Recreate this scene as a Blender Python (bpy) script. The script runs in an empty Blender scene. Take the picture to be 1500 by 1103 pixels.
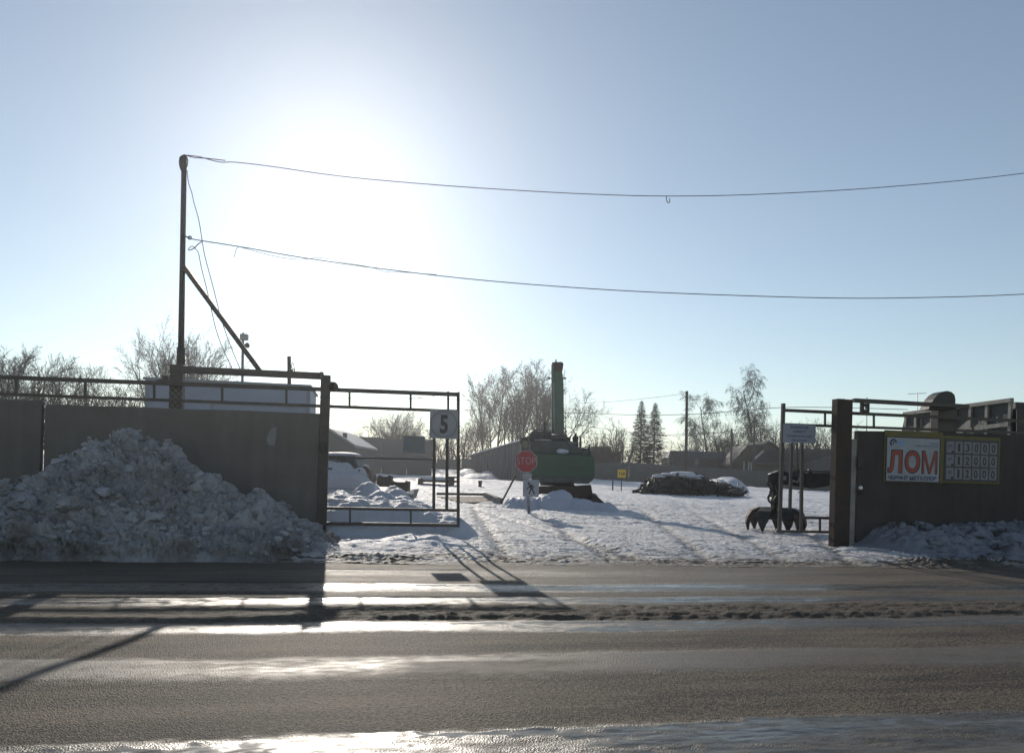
import bpy, bmesh, math, random
import numpy as np
from mathutils import Vector, Matrix, noise as mnoise

scene = bpy.context.scene
C = scene.collection
R = math.radians

# ------------------------------------------------------------------ camera
CAM_H = 1.35
YAW = R(10.6)                      # the view turns a little to the right of the road's normal
ROLL = R(1.6)
FPX = 1120.0                       # focal length in pixels of the 1500 px photograph
PX, PY = 750.0, 695.6              # principal point (the horizon, thanks to the vertical shift)
FW = Vector((math.sin(YAW), math.cos(YAW), 0))
RW = Vector((math.cos(YAW), -math.sin(YAW), 0))
UW = Vector((0, 0, 1))
RC = RW * math.cos(ROLL) + UW * math.sin(ROLL)
UC = UW * math.cos(ROLL) - RW * math.sin(ROLL)
EYE = Vector((0, 0, CAM_H))
cam_d = bpy.data.cameras.new('camera')
cam = bpy.data.objects.new('camera', cam_d)
C.objects.link(cam)
cam.matrix_world = Matrix(((RC.x, UC.x, -FW.x, 0), (RC.y, UC.y, -FW.y, 0), (RC.z, UC.z, -FW.z, CAM_H), (0, 0, 0, 1)))
cam_d.sensor_width = 36
cam_d.sensor_fit = 'HORIZONTAL'
cam_d.lens = FPX / 1500 * 36
cam_d.shift_y = (PY - 551.5) / 1500
cam_d.clip_start = 0.05
cam_d.clip_end = 3000
scene.camera = cam

def ray(px, py):
    return FW + RC * ((px - PX) / FPX) - UC * ((py - PY) / FPX)
def AY(px, py, Y):
    d = ray(px, py); return EYE + d * (Y / d.y)
def AD(px, py, D):
    return EYE + ray(px, py) * D
def GZ(px, py, z=0.0):
    d = ray(px, py); return EYE + d * ((z - CAM_H) / d.z)

# ------------------------------------------------------------------ sky and sun
sd = ray(493, 235).normalized()
SUN_EL = math.asin(sd.z)
SUN_AZ = math.atan2(sd.x, sd.y)
world = bpy.data.worlds.new('World')
scene.world = world
world.use_nodes = True
wn = world.node_tree.nodes; wl = world.node_tree.links
wn.clear()
sky = wn.new('ShaderNodeTexSky')
sky.sky_type = 'NISHITA'
sky.sun_disc = False
sky.sun_elevation = SUN_EL
sky.sun_rotation = SUN_AZ
sky.altitude = 200
sky.air_density = 1.0
sky.dust_density = 0.12
sky.ozone_density = 1.8
bg = wn.new('ShaderNodeBackground')
bg.inputs['Strength'].default_value = 0.15
wo = wn.new('ShaderNodeOutputWorld')
tint = wn.new('ShaderNodeMix'); tint.data_type = 'RGBA'; tint.blend_type = 'MULTIPLY'; tint.inputs[0].default_value = 1.0
tint.inputs[7].default_value = (1.02, 1.02, 0.95, 1)
hsv = wn.new('ShaderNodeHueSaturation'); hsv.inputs['Saturation'].default_value = 0.80; hsv.inputs['Value'].default_value = 1.06
wl.new(sky.outputs[0], tint.inputs[6]); wl.new(tint.outputs[2], hsv.inputs['Color']); wl.new(hsv.outputs[0], bg.inputs[0]); wl.new(bg.outputs[0], wo.inputs[0])
sun_d = bpy.data.lights.new('sun', 'SUN')
sun_d.energy = 5.0
sun_d.angle = R(0.53)
sun_d.color = (1.0, 0.91, 0.79)
sun = bpy.data.objects.new('sun', sun_d)
C.objects.link(sun)
sun.rotation_euler = (-sd).to_track_quat('-Z', 'Y').to_euler()
sun.location = (0, 0, 40)
scene.view_settings.view_transform = 'Standard'
scene.view_settings.look = 'None'
scene.view_settings.exposure = -0.5
scene.view_settings.gamma = 1.0
scene.cycles.use_denoising = True
scene.cycles.volume_bounces = 0
scene.cycles.max_bounces = 8
scene.cycles.sample_clamp_indirect = 6

# ------------------------------------------------------------------ noise
def _hash(ix, iy, seed):
    h = (ix.astype(np.int64) * 374761393 + iy.astype(np.int64) * 668265263 + seed * 982451653) & 0xFFFFFFFF
    h = ((h ^ (h >> 13)) * 1274126177) & 0xFFFFFFFF
    h = (h ^ (h >> 16)) & 0xFFFFFFFF
    h = (h * 2246822519) & 0xFFFFFFFF
    return ((h ^ (h >> 15)) & 0xFFFFFF) / float(0xFFFFFF)
def pn(x, y, seed=0):
    x = np.asarray(x, float); y = np.asarray(y, float)
    ix = np.floor(x); iy = np.floor(y); fx = x - ix; fy = y - iy
    u = fx * fx * fx * (fx * (fx * 6 - 15) + 10); v = fy * fy * fy * (fy * (fy * 6 - 15) + 10)
    def g(a, b):
        t = _hash(ix + a, iy + b, seed) * 6.2831853
        return np.cos(t) * (fx - a) + np.sin(t) * (fy - b)
    return ((g(0, 0) * (1 - u) + g(1, 0) * u) * (1 - v) + (g(0, 1) * (1 - u) + g(1, 1) * u) * v) * 1.5
def fbm(x, y, octv=4, seed=0, gain=0.5):
    s = 0; a = 1.0
    for k in range(octv):
        s = s + a * pn(x * 2 ** k + 17.3 * k, y * 2 ** k - 9.1 * k, seed + k); a *= gain
    return s
def worley(x, y, seed=0):
    ix = np.floor(x); iy = np.floor(y); best = np.full(np.shape(x), 9.0)
    for a in (-1, 0, 1):
        for b in (-1, 0, 1):
            jx = _hash(ix + a, iy + b, seed); jy = _hash(ix + a, iy + b, seed + 7)
            best = np.minimum(best, (ix + a + jx - x) ** 2 + (iy + b + jy - y) ** 2)
    return np.sqrt(best)
def sstep(a, b, x):
    t = np.clip((np.asarray(x, float) - a) / (b - a), 0, 1); return t * t * (3 - 2 * t)

# ------------------------------------------------------------------ materials
def new_mat(name):
    m = bpy.data.materials.new(name); m.use_nodes = True
    n = m.node_tree.nodes; l = m.node_tree.links
    b = n['Principled BSDF']
    return m, n, l, b
def mat(name, c1, c2=None, rough=0.7, scale=4.0, metal=0.0, bump=0.2, bscale=None, stretch=(1, 1, 1), spec=0.5, rvar=0.12, detail=6, dist=0.02):
    m, n, l, b = new_mat(name)
    c2 = c2 or tuple(v * 0.6 for v in c1)
    tc = n.new('ShaderNodeTexCoord'); mp = n.new('ShaderNodeMapping')
    mp.inputs['Scale'].default_value = stretch
    l.new(tc.outputs['Object'], mp.inputs[0])
    no = n.new('ShaderNodeTexNoise'); no.inputs['Scale'].default_value = scale; no.inputs['Detail'].default_value = detail
    no.inputs['Roughness'].default_value = 0.65
    l.new(mp.outputs[0], no.inputs['Vector'])
    cr = n.new('ShaderNodeValToRGB')
    cr.color_ramp.elements[0].position = 0.35; cr.color_ramp.elements[1].position = 0.66
    cr.color_ramp.elements[0].color = (*c2, 1); cr.color_ramp.elements[1].color = (*c1, 1)
    l.new(no.outputs[0], cr.inputs[0]); l.new(cr.outputs[0], b.inputs['Base Color'])
    mr = n.new('ShaderNodeMapRange'); mr.inputs['To Min'].default_value = max(0.03, rough - rvar); mr.inputs['To Max'].default_value = min(1, rough + rvar)
    mr.inputs['From Min'].default_value = 0.3; mr.inputs['From Max'].default_value = 0.7
    l.new(no.outputs[0], mr.inputs[0]); l.new(mr.outputs[0], b.inputs['Roughness'])
    b.inputs['Metallic'].default_value = metal
    b.inputs['Specular IOR Level'].default_value = spec
    if bump:
        nb = n.new('ShaderNodeTexNoise'); nb.inputs['Scale'].default_value = bscale or scale * 6; nb.inputs['Detail'].default_value = 5
        l.new(mp.outputs[0], nb.inputs['Vector'])
        bp = n.new('ShaderNodeBump'); bp.inputs['Strength'].default_value = bump; bp.inputs['Distance'].default_value = dist
        l.new(nb.outputs[0], bp.inputs['Height']); l.new(bp.outputs[0], b.inputs['Normal'])
    return m

M = {}
M['steel'] = mat('brown_painted_steel', (0.075, 0.06, 0.052), (0.035, 0.028, 0.025), 0.55, 5, 0.0, 0.15)
M['rust'] = mat('rusty_steel', (0.06, 0.038, 0.028), (0.025, 0.019, 0.016), 0.8, 4, 0.0, 0.4)
M['dark'] = mat('dark_greasy_steel', (0.04, 0.037, 0.034), (0.018, 0.017, 0.016), 0.5, 6, 0.2, 0.2)
M['galv'] = mat('galvanised_steel', (0.30, 0.31, 0.32), (0.2, 0.21, 0.22), 0.5, 6, 0.6, 0.1)
M['wire'] = mat('wire_rubber', (0.05, 0.05, 0.05), (0.03, 0.03, 0.03), 0.6, 8, 0, 0)
M['wood'] = mat('grey_weathered_wood', (0.22, 0.17, 0.12), (0.10, 0.075, 0.055), 0.85, 3, 0, 0.4, 20, (1, 1, 6))
M['polewood'] = mat('dark_pole_wood', (0.10, 0.08, 0.065), (0.05, 0.04, 0.034), 0.9, 3, 0, 0.3)
M['bark'] = mat('bark', (0.07, 0.06, 0.052), (0.035, 0.03, 0.026), 0.9, 5, 0, 0.3)
M['birchbark'] = mat('birch_bark', (0.30, 0.28, 0.26), (0.08, 0.07, 0.06), 0.85, 3, 0, 0.2)
M['twig'] = mat('twigs', (0.045, 0.04, 0.036), (0.03, 0.027, 0.024), 0.9, 5, 0, 0)
M['needle'] = mat('spruce_needles', (0.018, 0.028, 0.018), (0.010, 0.016, 0.011), 0.85, 6, 0, 0)
M['green'] = mat('green_machine_paint', (0.010, 0.062, 0.029), (0.007, 0.040, 0.020), 0.42, 2.5, 0, 0.06)
M['boomgreen'] = mat('dull_green_boom_paint', (0.07, 0.13, 0.085), (0.045, 0.085, 0.06), 0.5, 3, 0, 0.08)
M['machgrey'] = mat('dark_grey_machine_paint', (0.075, 0.082, 0.08), (0.035, 0.04, 0.04), 0.55, 3, 0.1, 0.1)
M['white'] = mat('white_sign_face', (0.31, 0.33, 0.38), (0.23, 0.24, 0.27), 0.45, 3, 0, 0.02, rvar=0.05)
M['greysign'] = mat('grey_sign_face', (0.33, 0.33, 0.36), (0.23, 0.23, 0.25), 0.5, 3, 0, 0.02, rvar=0.05)
M['bluesign'] = mat('pale_blue_sign_face', (0.24, 0.26, 0.32), (0.19, 0.21, 0.26), 0.45, 3, 0, 0.02)
M['red'] = mat('sign_red', (0.30, 0.022, 0.028), (0.24, 0.018, 0.022), 0.4, 3, 0, 0.02)
M['letred'] = mat('letter_red', (0.30, 0.045, 0.025), (0.24, 0.035, 0.02), 0.5, 3, 0, 0)
M['yellow'] = mat('yellow_paint', (0.62, 0.42, 0.03), (0.5, 0.33, 0.02), 0.5, 3, 0, 0.05)
M['olive'] = mat('faded_yellow_board', (0.15, 0.12, 0.025), (0.09, 0.075, 0.02), 0.6, 3, 0, 0.05)
M['black'] = mat('black_paint', (0.02, 0.02, 0.022), (0.015, 0.015, 0.017), 0.5, 3, 0, 0)
M['navy'] = mat('navy_print', (0.03, 0.04, 0.12), (0.025, 0.03, 0.09), 0.5, 3, 0, 0)
M['skyprint'] = mat('pale_blue_print', (0.16, 0.32, 0.60), (0.14, 0.28, 0.52), 0.5, 3, 0, 0)
M['panel'] = mat('board_black', (0.05, 0.05, 0.055), (0.03, 0.03, 0.035), 0.5, 3, 0, 0)
M['tile'] = mat('number_card', (0.21, 0.21, 0.24), (0.13, 0.13, 0.15), 0.5, 6, 0, 0.05)
M['shed'] = mat('pale_blue_sheet', (0.24, 0.28, 0.36), (0.20, 0.235, 0.31), 0.5, 1.2, 0, 0.03)
M['shedtrim'] = mat('shed_trim', (0.22, 0.24, 0.27), (0.16, 0.18, 0.2), 0.5, 2, 0, 0.03)
M['fence'] = mat('dark_fence_sheet', (0.075, 0.08, 0.082), (0.045, 0.05, 0.052), 0.7, 1.0, 0, 0.1)
M['greywall'] = mat('grey_wall', (0.06, 0.065, 0.072), (0.042, 0.046, 0.052), 0.8, 0.6, 0, 0.1)
M['blueshed'] = mat('faded_blue_metal', (0.032, 0.044, 0.068), (0.022, 0.03, 0.048), 0.6, 0.8, 0, 0.1, stretch=(3, 3, 0.6))
M['log'] = mat('brown_log_wall', (0.10, 0.07, 0.055), (0.055, 0.04, 0.032), 0.85, 1, 0, 0.3, stretch=(0.6, 0.6, 6))
M['roof'] = mat('dark_roof', (0.075, 0.07, 0.075), (0.045, 0.042, 0.045), 0.8, 0.8, 0, 0.2)
M['roofsnow'] = mat('thin_roof_snow', (0.7, 0.72, 0.76), (0.55, 0.58, 0.62), 0.7, 1, 0, 0.2)
M['trim'] = mat('pale_trim', (0.42, 0.42, 0.42), (0.3, 0.3, 0.3), 0.7, 1, 0, 0)
M['glass'] = mat('dark_window', (0.02, 0.025, 0.03), (0.02, 0.02, 0.025), 0.1, 1, 0, 0, rvar=0.03)
M['body'] = mat('grey_green_container', (0.03, 0.035, 0.032), (0.014, 0.017, 0.016), 0.65, 2, 0, 0.2)
M['bodyrib'] = mat('worn_pale_rib', (0.30, 0.29, 0.25), (0.12, 0.12, 0.10), 0.65, 5, 0, 0.2)
M['lampglass'] = mat('lamp_glass', (0.8, 0.8, 0.8), (0.7, 0.7, 0.7), 0.12, 3, 0, 0)
M['brown'] = mat('brown_rubbish', (0.20, 0.11, 0.06), (0.09, 0.05, 0.03), 0.8, 6, 0, 0.3)
M['block'] = mat('pale_concrete_block', (0.30, 0.29, 0.27), (0.2, 0.19, 0.18), 0.85, 4, 0, 0.3)

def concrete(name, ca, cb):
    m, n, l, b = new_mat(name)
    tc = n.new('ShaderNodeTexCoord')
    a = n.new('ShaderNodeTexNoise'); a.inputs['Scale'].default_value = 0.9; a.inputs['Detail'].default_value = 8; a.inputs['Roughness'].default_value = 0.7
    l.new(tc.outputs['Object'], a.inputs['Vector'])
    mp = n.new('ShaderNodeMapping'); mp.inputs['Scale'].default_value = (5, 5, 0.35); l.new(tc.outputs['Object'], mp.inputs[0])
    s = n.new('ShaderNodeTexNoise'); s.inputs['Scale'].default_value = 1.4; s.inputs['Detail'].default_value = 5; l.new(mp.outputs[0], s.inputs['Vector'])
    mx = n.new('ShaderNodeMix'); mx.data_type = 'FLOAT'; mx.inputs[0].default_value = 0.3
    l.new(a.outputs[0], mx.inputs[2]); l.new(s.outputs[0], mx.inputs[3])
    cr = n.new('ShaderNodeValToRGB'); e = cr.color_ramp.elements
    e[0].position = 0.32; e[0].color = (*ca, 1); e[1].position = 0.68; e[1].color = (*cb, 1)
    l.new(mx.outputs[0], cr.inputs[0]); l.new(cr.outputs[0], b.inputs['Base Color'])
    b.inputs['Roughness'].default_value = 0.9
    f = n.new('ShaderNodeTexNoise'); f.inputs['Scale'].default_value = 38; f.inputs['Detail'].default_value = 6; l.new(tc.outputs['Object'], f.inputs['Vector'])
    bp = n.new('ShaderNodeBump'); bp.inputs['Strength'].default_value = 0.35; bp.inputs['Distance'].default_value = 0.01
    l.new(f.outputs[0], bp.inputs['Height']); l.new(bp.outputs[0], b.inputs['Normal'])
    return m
M['concrete'] = concrete('veil_lightened_stained_concrete', (0.105, 0.097, 0.088), (0.165, 0.153, 0.14))  # left walls: base tone lifted to stand in for the sun's glare veil
M['darkconcrete'] = concrete('shade_darkened_damp_concrete', (0.035, 0.031, 0.028), (0.062, 0.055, 0.048))  # right wall: damp tone darkened further, deepening its shade in the colour

def snow_mat(name, clean, dirty, dirt_attr=True, grain=30, bump=0.5, dist=0.02, bias=0.0):
    """snow whose soiling follows the 'dirt' attribute of the mesh and a noise"""
    m, n, l, b = new_mat(name)
    tc = n.new('ShaderNodeTexCoord')
    a = n.new('ShaderNodeTexNoise'); a.inputs['Scale'].default_value = 2.2; a.inputs['Detail'].default_value = 9; a.inputs['Roughness'].default_value = 0.7
    l.new(tc.outputs['Object'], a.inputs['Vector'])
    ad = n.new('ShaderNodeMath'); ad.operation = 'ADD'
    at = n.new('ShaderNodeAttribute'); at.attribute_name = 'dirt'
    mr = n.new('ShaderNodeMapRange'); mr.inputs['From Min'].default_value = 0.3; mr.inputs['From Max'].default_value = 0.7
    mr.inputs['To Min'].default_value = -0.35 + bias; mr.inputs['To Max'].default_value = 0.35 + bias
    l.new(a.outputs[0], mr.inputs[0]); l.new(mr.outputs[0], ad.inputs[0]); l.new(at.outputs['Fac'], ad.inputs[1])
    cr = n.new('ShaderNodeValToRGB'); e = cr.color_ramp.elements
    e[0].position = 0.12; e[0].color = (*clean, 1); e[1].position = 0.95; e[1].color = (*dirty, 1)
    l.new(ad.outputs[0], cr.inputs[0]); l.new(cr.outputs[0], b.inputs['Base Color'])
    b.inputs['Roughness'].default_value = 0.6
    b.inputs['Specular IOR Level'].default_value = 0.35
    f = n.new('ShaderNodeTexNoise'); f.inputs['Scale'].default_value = grain; f.inputs['Detail'].default_value = 8; f.inputs['Roughness'].default_value = 0.7
    l.new(tc.outputs['Object'], f.inputs['Vector'])
    bp = n.new('ShaderNodeBump'); bp.inputs['Strength'].default_value = bump; bp.inputs['Distance'].default_value = dist
    l.new(f.outputs[0], bp.inputs['Height']); l.new(bp.outputs[0], b.inputs['Normal'])
    return m
M['snow'] = snow_mat('packed_yard_snow', (0.76, 0.75, 0.76), (0.10, 0.08, 0.06), grain=11, bump=1.0, dist=0.07)
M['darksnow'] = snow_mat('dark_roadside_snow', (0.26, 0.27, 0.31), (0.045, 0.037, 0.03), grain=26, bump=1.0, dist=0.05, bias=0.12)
M['pilesnow'] = snow_mat('soiled_ploughed_snow', (0.47, 0.475, 0.51), (0.085, 0.07, 0.056), grain=26, bump=1.0, dist=0.05, bias=0.03)
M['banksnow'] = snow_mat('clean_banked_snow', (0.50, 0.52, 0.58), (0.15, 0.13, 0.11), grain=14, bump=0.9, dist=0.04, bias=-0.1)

def road_mat():
    m, n, l, b = new_mat('icy_asphalt')
    tc = n.new('ShaderNodeTexCoord')
    ice = n.new('ShaderNodeAttribute'); ice.attribute_name = 'ice'
    mud = n.new('ShaderNodeAttribute'); mud.attribute_name = 'mud'
    g = n.new('ShaderNodeTexVoronoi'); g.inputs['Scale'].default_value = 95
    l.new(tc.outputs['Object'], g.inputs['Vector'])
    g2 = n.new('ShaderNodeTexNoise'); g2.inputs['Scale'].default_value = 40; g2.inputs['Detail'].default_value = 6; g2.inputs['Roughness'].default_value = 0.75
    l.new(tc.outputs['Object'], g2.inputs['Vector'])
    asp = n.new('ShaderNodeValToRGB'); e = asp.color_ramp.elements
    e[0].position = 0.44; e[0].color = (0.008, 0.007, 0.006, 1); e[1].position = 0.57; e[1].color = (0.165, 0.128, 0.088, 1)
    pm = n.new('ShaderNodeMapping'); pm.inputs['Scale'].default_value = (0.25, 1.3, 1); l.new(tc.outputs['Object'], pm.inputs[0])
    pn_ = n.new('ShaderNodeTexNoise'); pn_.inputs['Scale'].default_value = 1.6; pn_.inputs['Detail'].default_value = 7; pn_.inputs['Roughness'].default_value = 0.7
    l.new(pm.outputs[0], pn_.inputs['Vector'])
    pr = n.new('ShaderNodeMapRange'); pr.inputs['From Min'].default_value = 0.3; pr.inputs['From Max'].default_value = 0.7
    pr.inputs['To Min'].default_value = -0.10; pr.inputs['To Max'].default_value = 0.10; l.new(pn_.outputs[0], pr.inputs[0])
    pa_ = n.new('ShaderNodeMath'); pa_.operation = 'ADD'; l.new(g2.outputs[0], pa_.inputs[0]); l.new(pr.outputs[0], pa_.inputs[1])
    l.new(pa_.outputs[0], asp.inputs[0])
    # film of frozen mud and thin ice
    mp = n.new('ShaderNodeMapping'); mp.inputs['Scale'].default_value = (0.5, 4, 1); l.new(tc.outputs['Object'], mp.inputs[0])
    st = n.new('ShaderNodeTexNoise'); st.inputs['Scale'].default_value = 2.4; st.inputs['Detail'].default_value = 8; st.inputs['Roughness'].default_value = 0.65
    l.new(mp.outputs[0], st.inputs['Vector'])
    ic = n.new('ShaderNodeValToRGB'); e = ic.color_ramp.elements
    e[0].position = 0.33; e[0].color = (0.045, 0.039, 0.031, 1); e[1].position = 0.68; e[1].color = (0.13, 0.115, 0.094, 1)
    l.new(st.outputs[0], ic.inputs[0])
    mx = n.new('ShaderNodeMix'); mx.data_type = 'RGBA'
    l.new(ice.outputs['Fac'], mx.inputs[0]); l.new(asp.outputs[0], mx.inputs[6]); l.new(ic.outputs[0], mx.inputs[7])
    md = n.new('ShaderNodeValToRGB'); e = md.color_ramp.elements
    e[0].position = 0.3; e[0].color = (0.05, 0.042, 0.032, 1); e[1].position = 0.7; e[1].color = (0.15, 0.125, 0.095, 1)
    l.new(g2.outputs[0], md.inputs[0])
    mx2 = n.new('ShaderNodeMix'); mx2.data_type = 'RGBA'
    l.new(mud.outputs['Fac'], mx2.inputs[0]); l.new(mx.outputs[2], mx2.inputs[6]); l.new(md.outputs[0], mx2.inputs[7])
    l.new(mx2.outputs[2], b.inputs['Base Color'])
    # roughness: asphalt 0.7, ice about 0.33 broken by streaks
    rs = n.new('ShaderNodeMapRange'); rs.inputs['From Min'].default_value = 0.3; rs.inputs['From Max'].default_value = 0.7
    rs.inputs['To Min'].default_value = 0.14; rs.inputs['To Max'].default_value = 0.30
    l.new(st.outputs[0], rs.inputs[0])
    rm = n.new('ShaderNodeMix'); rm.data_type = 'FLOAT'; rm.inputs[2].default_value = 0.7
    l.new(ice.outputs['Fac'], rm.inputs[0]); l.new(rs.outputs[0], rm.inputs[3])
    rm2 = n.new('ShaderNodeMix'); rm2.data_type = 'FLOAT'; rm2.inputs[3].default_value = 0.75
    l.new(mud.outputs['Fac'], rm2.inputs[0]); l.new(rm.outputs[0], rm2.inputs[2]); l.new(rm2.outputs[0], b.inputs['Roughness'])
    sl = n.new('ShaderNodeMapRange'); sl.inputs['To Min'].default_value = 0.2; sl.inputs['To Max'].default_value = 0.36
    l.new(ice.outputs['Fac'], sl.inputs[0]); l.new(sl.outputs[0], b.inputs['Specular IOR Level'])
    # relief: stones of the asphalt, ripples of the ice
    sm = n.new('ShaderNodeMath'); sm.operation = 'ADD'; l.new(g.outputs['Distance'], sm.inputs[0]); l.new(g2.outputs[0], sm.inputs[1])
    inv = n.new('ShaderNodeMapRange'); inv.inputs['To Min'].default_value = 1.0; inv.inputs['To Max'].default_value = 0.02
    l.new(ice.outputs['Fac'], inv.inputs[0])
    b1 = n.new('ShaderNodeBump'); b1.inputs['Distance'].default_value = 0.012
    l.new(inv.outputs[0], b1.inputs['Strength']); l.new(sm.outputs[0], b1.inputs['Height'])
    mp2 = n.new('ShaderNodeMapping'); mp2.inputs['Scale'].default_value = (0.6, 1.6, 1); l.new(tc.outputs['Object'], mp2.inputs[0])
    rp = n.new('ShaderNodeTexNoise'); rp.inputs['Scale'].default_value = 14; rp.inputs['Detail'].default_value = 6; l.new(mp2.outputs[0], rp.inputs['Vector'])
    b2 = n.new('ShaderNodeBump'); b2.inputs['Strength'].default_value = 0.15; b2.inputs['Distance'].default_value = 0.02
    l.new(rp.outputs[0], b2.inputs['Height']); l.new(b1.outputs[0], b2.inputs['Normal']); l.new(b2.outputs[0], b.inputs['Normal'])
    return m
M['road'] = road_mat()

# ------------------------------------------------------------------ builders
WL = {}
def tag(o, label, cat, group=None, kind=None):
    if label: o['label'] = label
    if cat: o['category'] = cat
    if group: o['group'] = group
    if kind: o['kind'] = kind
    return o
def thing(name, label, cat, loc, group=None):
    o = bpy.data.objects.new(name, None); C.objects.link(o)
    o.location = loc; o.empty_display_size = 0.2
    WL[o] = Vector(loc)
    return tag(o, label, cat, group)
class MB:
    def __init__(s): s.v = []; s.f = []; s.sm = []
    def add(s, vs, fs, smooth=False):
        k = len(s.v); s.v += [tuple(v) for v in vs]; s.f += [tuple(i + k for i in f) for f in fs]; s.sm += [smooth] * len(fs); return s
    def frame(s, c, a, b, d):      # box from centre and three half-axis vectors
        c = Vector(c); vs = [c + a * i + b * j + d * k for k in (-1, 1) for j in (-1, 1) for i in (-1, 1)]
        fs = [(0, 2, 3, 1), (4, 5, 7, 6), (0, 1, 5, 4), (2, 6, 7, 3), (0, 4, 6, 2), (1, 3, 7, 5)]
        return s.add(vs, fs)
    def box(s, x0, x1, y0, y1, z0, z1):
        return s.frame(((x0 + x1) / 2, (y0 + y1) / 2, (z0 + z1) / 2), Vector(((x1 - x0) / 2, 0, 0)), Vector((0, (y1 - y0) / 2, 0)), Vector((0, 0, (z1 - z0) / 2)))
    def bar(s, p0, p1, w, h=None, up=None):   # rectangular bar between two points: w across (horizontal), h in the other direction
        p0 = Vector(p0); p1 = Vector(p1); d = p1 - p0; h = h or w
        up = Vector(up) if up else (Vector((0, 0, 1)) if abs(d.normalized().z) < 0.9 else Vector((0, 1, 0)))
        sd_ = d.cross(up).normalized(); u2 = sd_.cross(d).normalized()
        return s.frame((p0 + p1) / 2, d / 2, sd_ * w / 2, u2 * h / 2)
    def tube(s, pts, r, n=8, smooth=True, cap=True):
        pts = [Vector(p) for p in pts]; m = len(pts)
        rs = r if isinstance(r, (list, tuple)) else [r] * m
        vs = []; ref = None
        for i, p in enumerate(pts):
            t = (pts[min(i + 1, m - 1)] - pts[max(i - 1, 0)])
            t = t.normalized() if t.length > 1e-9 else Vector((0, 0, 1))
            if ref is None: ref = Vector((1, 0, 0)) if abs(t.x) < 0.8 else Vector((0, 1, 0))
            a = (ref - t * ref.dot(t)).normalized(); b = t.cross(a); ref = a
            for k in range(n):
                w = 6.2831853 * k / n; vs.append(p + (a * math.cos(w) + b * math.sin(w)) * rs[i])
        fs = [(i * n + k, i * n + (k + 1) % n, (i + 1) * n + (k + 1) % n, (i + 1) * n + k) for i in range(m - 1) for k in range(n)]
        if cap: fs += [tuple(range(n - 1, -1, -1)), tuple((m - 1) * n + k for k in range(n))]
        return s.add(vs, fs, smooth)
    def prism(s, poly, off):       # closed polygon of 3-D points pushed by the vector off
        poly = [Vector(p) for p in poly]; off = Vector(off); n = len(poly)
        vs = poly + [p + off for p in poly]
        fs = [tuple(range(n)), tuple(range(2 * n - 1, n - 1, -1))] + [(i, i + n, (i + 1) % n + n, (i + 1) % n) for i in range(n)]
        return s.add(vs, fs)
    def ball(s, c, r, sub=2, sq=(1, 1, 1), jit=0.0, seed=0):
        bm = bmesh.new(); bmesh.ops.create_icosphere(bm, subdivisions=sub, radius=1.0)
        rr = random.Random(seed); ph = [rr.uniform(0, 6) for _ in range(6)]
        vs = []
        for v in bm.verts:
            k = 1 + jit * (math.sin(3.1 * v.co.x + ph[0]) + math.sin(4.3 * v.co.y + ph[1]) + math.sin(3.7 * v.co.z + ph[2]) + 0.6 * math.sin(8 * v.co.x * v.co.y + ph[3]))
            vs.append((c[0] + v.co.x * r * sq[0] * k, c[1] + v.co.y * r * sq[1] * k, c[2] + v.co.z * r * sq[2] * k))
        fs = [tuple(v.index for v in f.verts) for f in bm.faces]; bm.free()
        return s.add(vs, fs, jit < 0.2)
    def rock(s, c, r, sub=2, sq=(1, 1, 1), seed=0, amp=0.35):
        bm = bmesh.new(); bmesh.ops.create_icosphere(bm, subdivisions=sub, radius=1.0)
        o = Vector((seed * 3.7 % 91, seed * 1.3 % 57, seed * 0.7 % 33)); vs = []
        qr = random.Random(seed); cuts = [(Vector((qr.gauss(0, 1), qr.gauss(0, 1), qr.gauss(0, 1))).normalized(), qr.uniform(0.55, 0.8)) for _ in range(5)]
        for v in bm.verts:
            p = v.co * (1 + amp * mnoise.fractal(v.co * 1.3 + o, 0.7, 2.1, 4))
            for nn, dd in cuts:
                e = p.dot(nn) - dd
                if e > 0: p = p - nn * e * 0.85
            vs.append((c[0] + p.x * r * sq[0], c[1] + p.y * r * sq[1], c[2] + p.z * r * sq[2]))
        fs = [tuple(v.index for v in f.verts) for f in bm.faces]; bm.free()
        return s.add(vs, fs, False)
    def build(s, name, m, parent=None, origin=None, bevel=0.0, label=None):
        off = WL[parent] if parent is not None else Vector(origin if origin is not None else (0, 0, 0))
        me = bpy.data.meshes.new(name)
        me.from_pydata([(v[0] - off.x, v[1] - off.y, v[2] - off.z) for v in s.v], [], s.f)
        me.polygons.foreach_set('use_smooth', s.sm)
        bm = bmesh.new(); bm.from_mesh(me); bmesh.ops.recalc_face_normals(bm, faces=bm.faces); bm.to_mesh(me); bm.free()
        me.materials.append(m)
        o = bpy.data.objects.new(name, me); C.objects.link(o)
        if parent is not None: o.parent = parent
        else: o.location = off
        WL[o] = off
        if bevel:
            b = o.modifiers.new('bevel', 'BEVEL'); b.width = bevel; b.segments = 2; b.limit_method = 'ANGLE'; b.angle_limit = R(40)
        if label: o['label'] = label
        return o
def P1(name, m, parent, fn, **k):
    b = MB(); fn(b); return b.build(name, m, parent, **k)
def copy_tree(o, parent=None):
    c = o.copy(); C.objects.link(c); c.parent = parent; WL[c] = WL[o].copy()
    for ch in list(o.children): copy_tree(ch, c)
    return c
def pbox(b, x0, y0, x1, y1, D, thick):
    """upright box facing the road whose front shows between two pixels at depth D"""
    c = AD((x0 + x1) / 2, (y0 + y1) / 2, D) + FW * thick / 2
    k = D / FPX
    return b.frame(c, RW * abs(x1 - x0) * k / 2, FW * thick / 2, UW * abs(y1 - y0) * k / 2)
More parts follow.
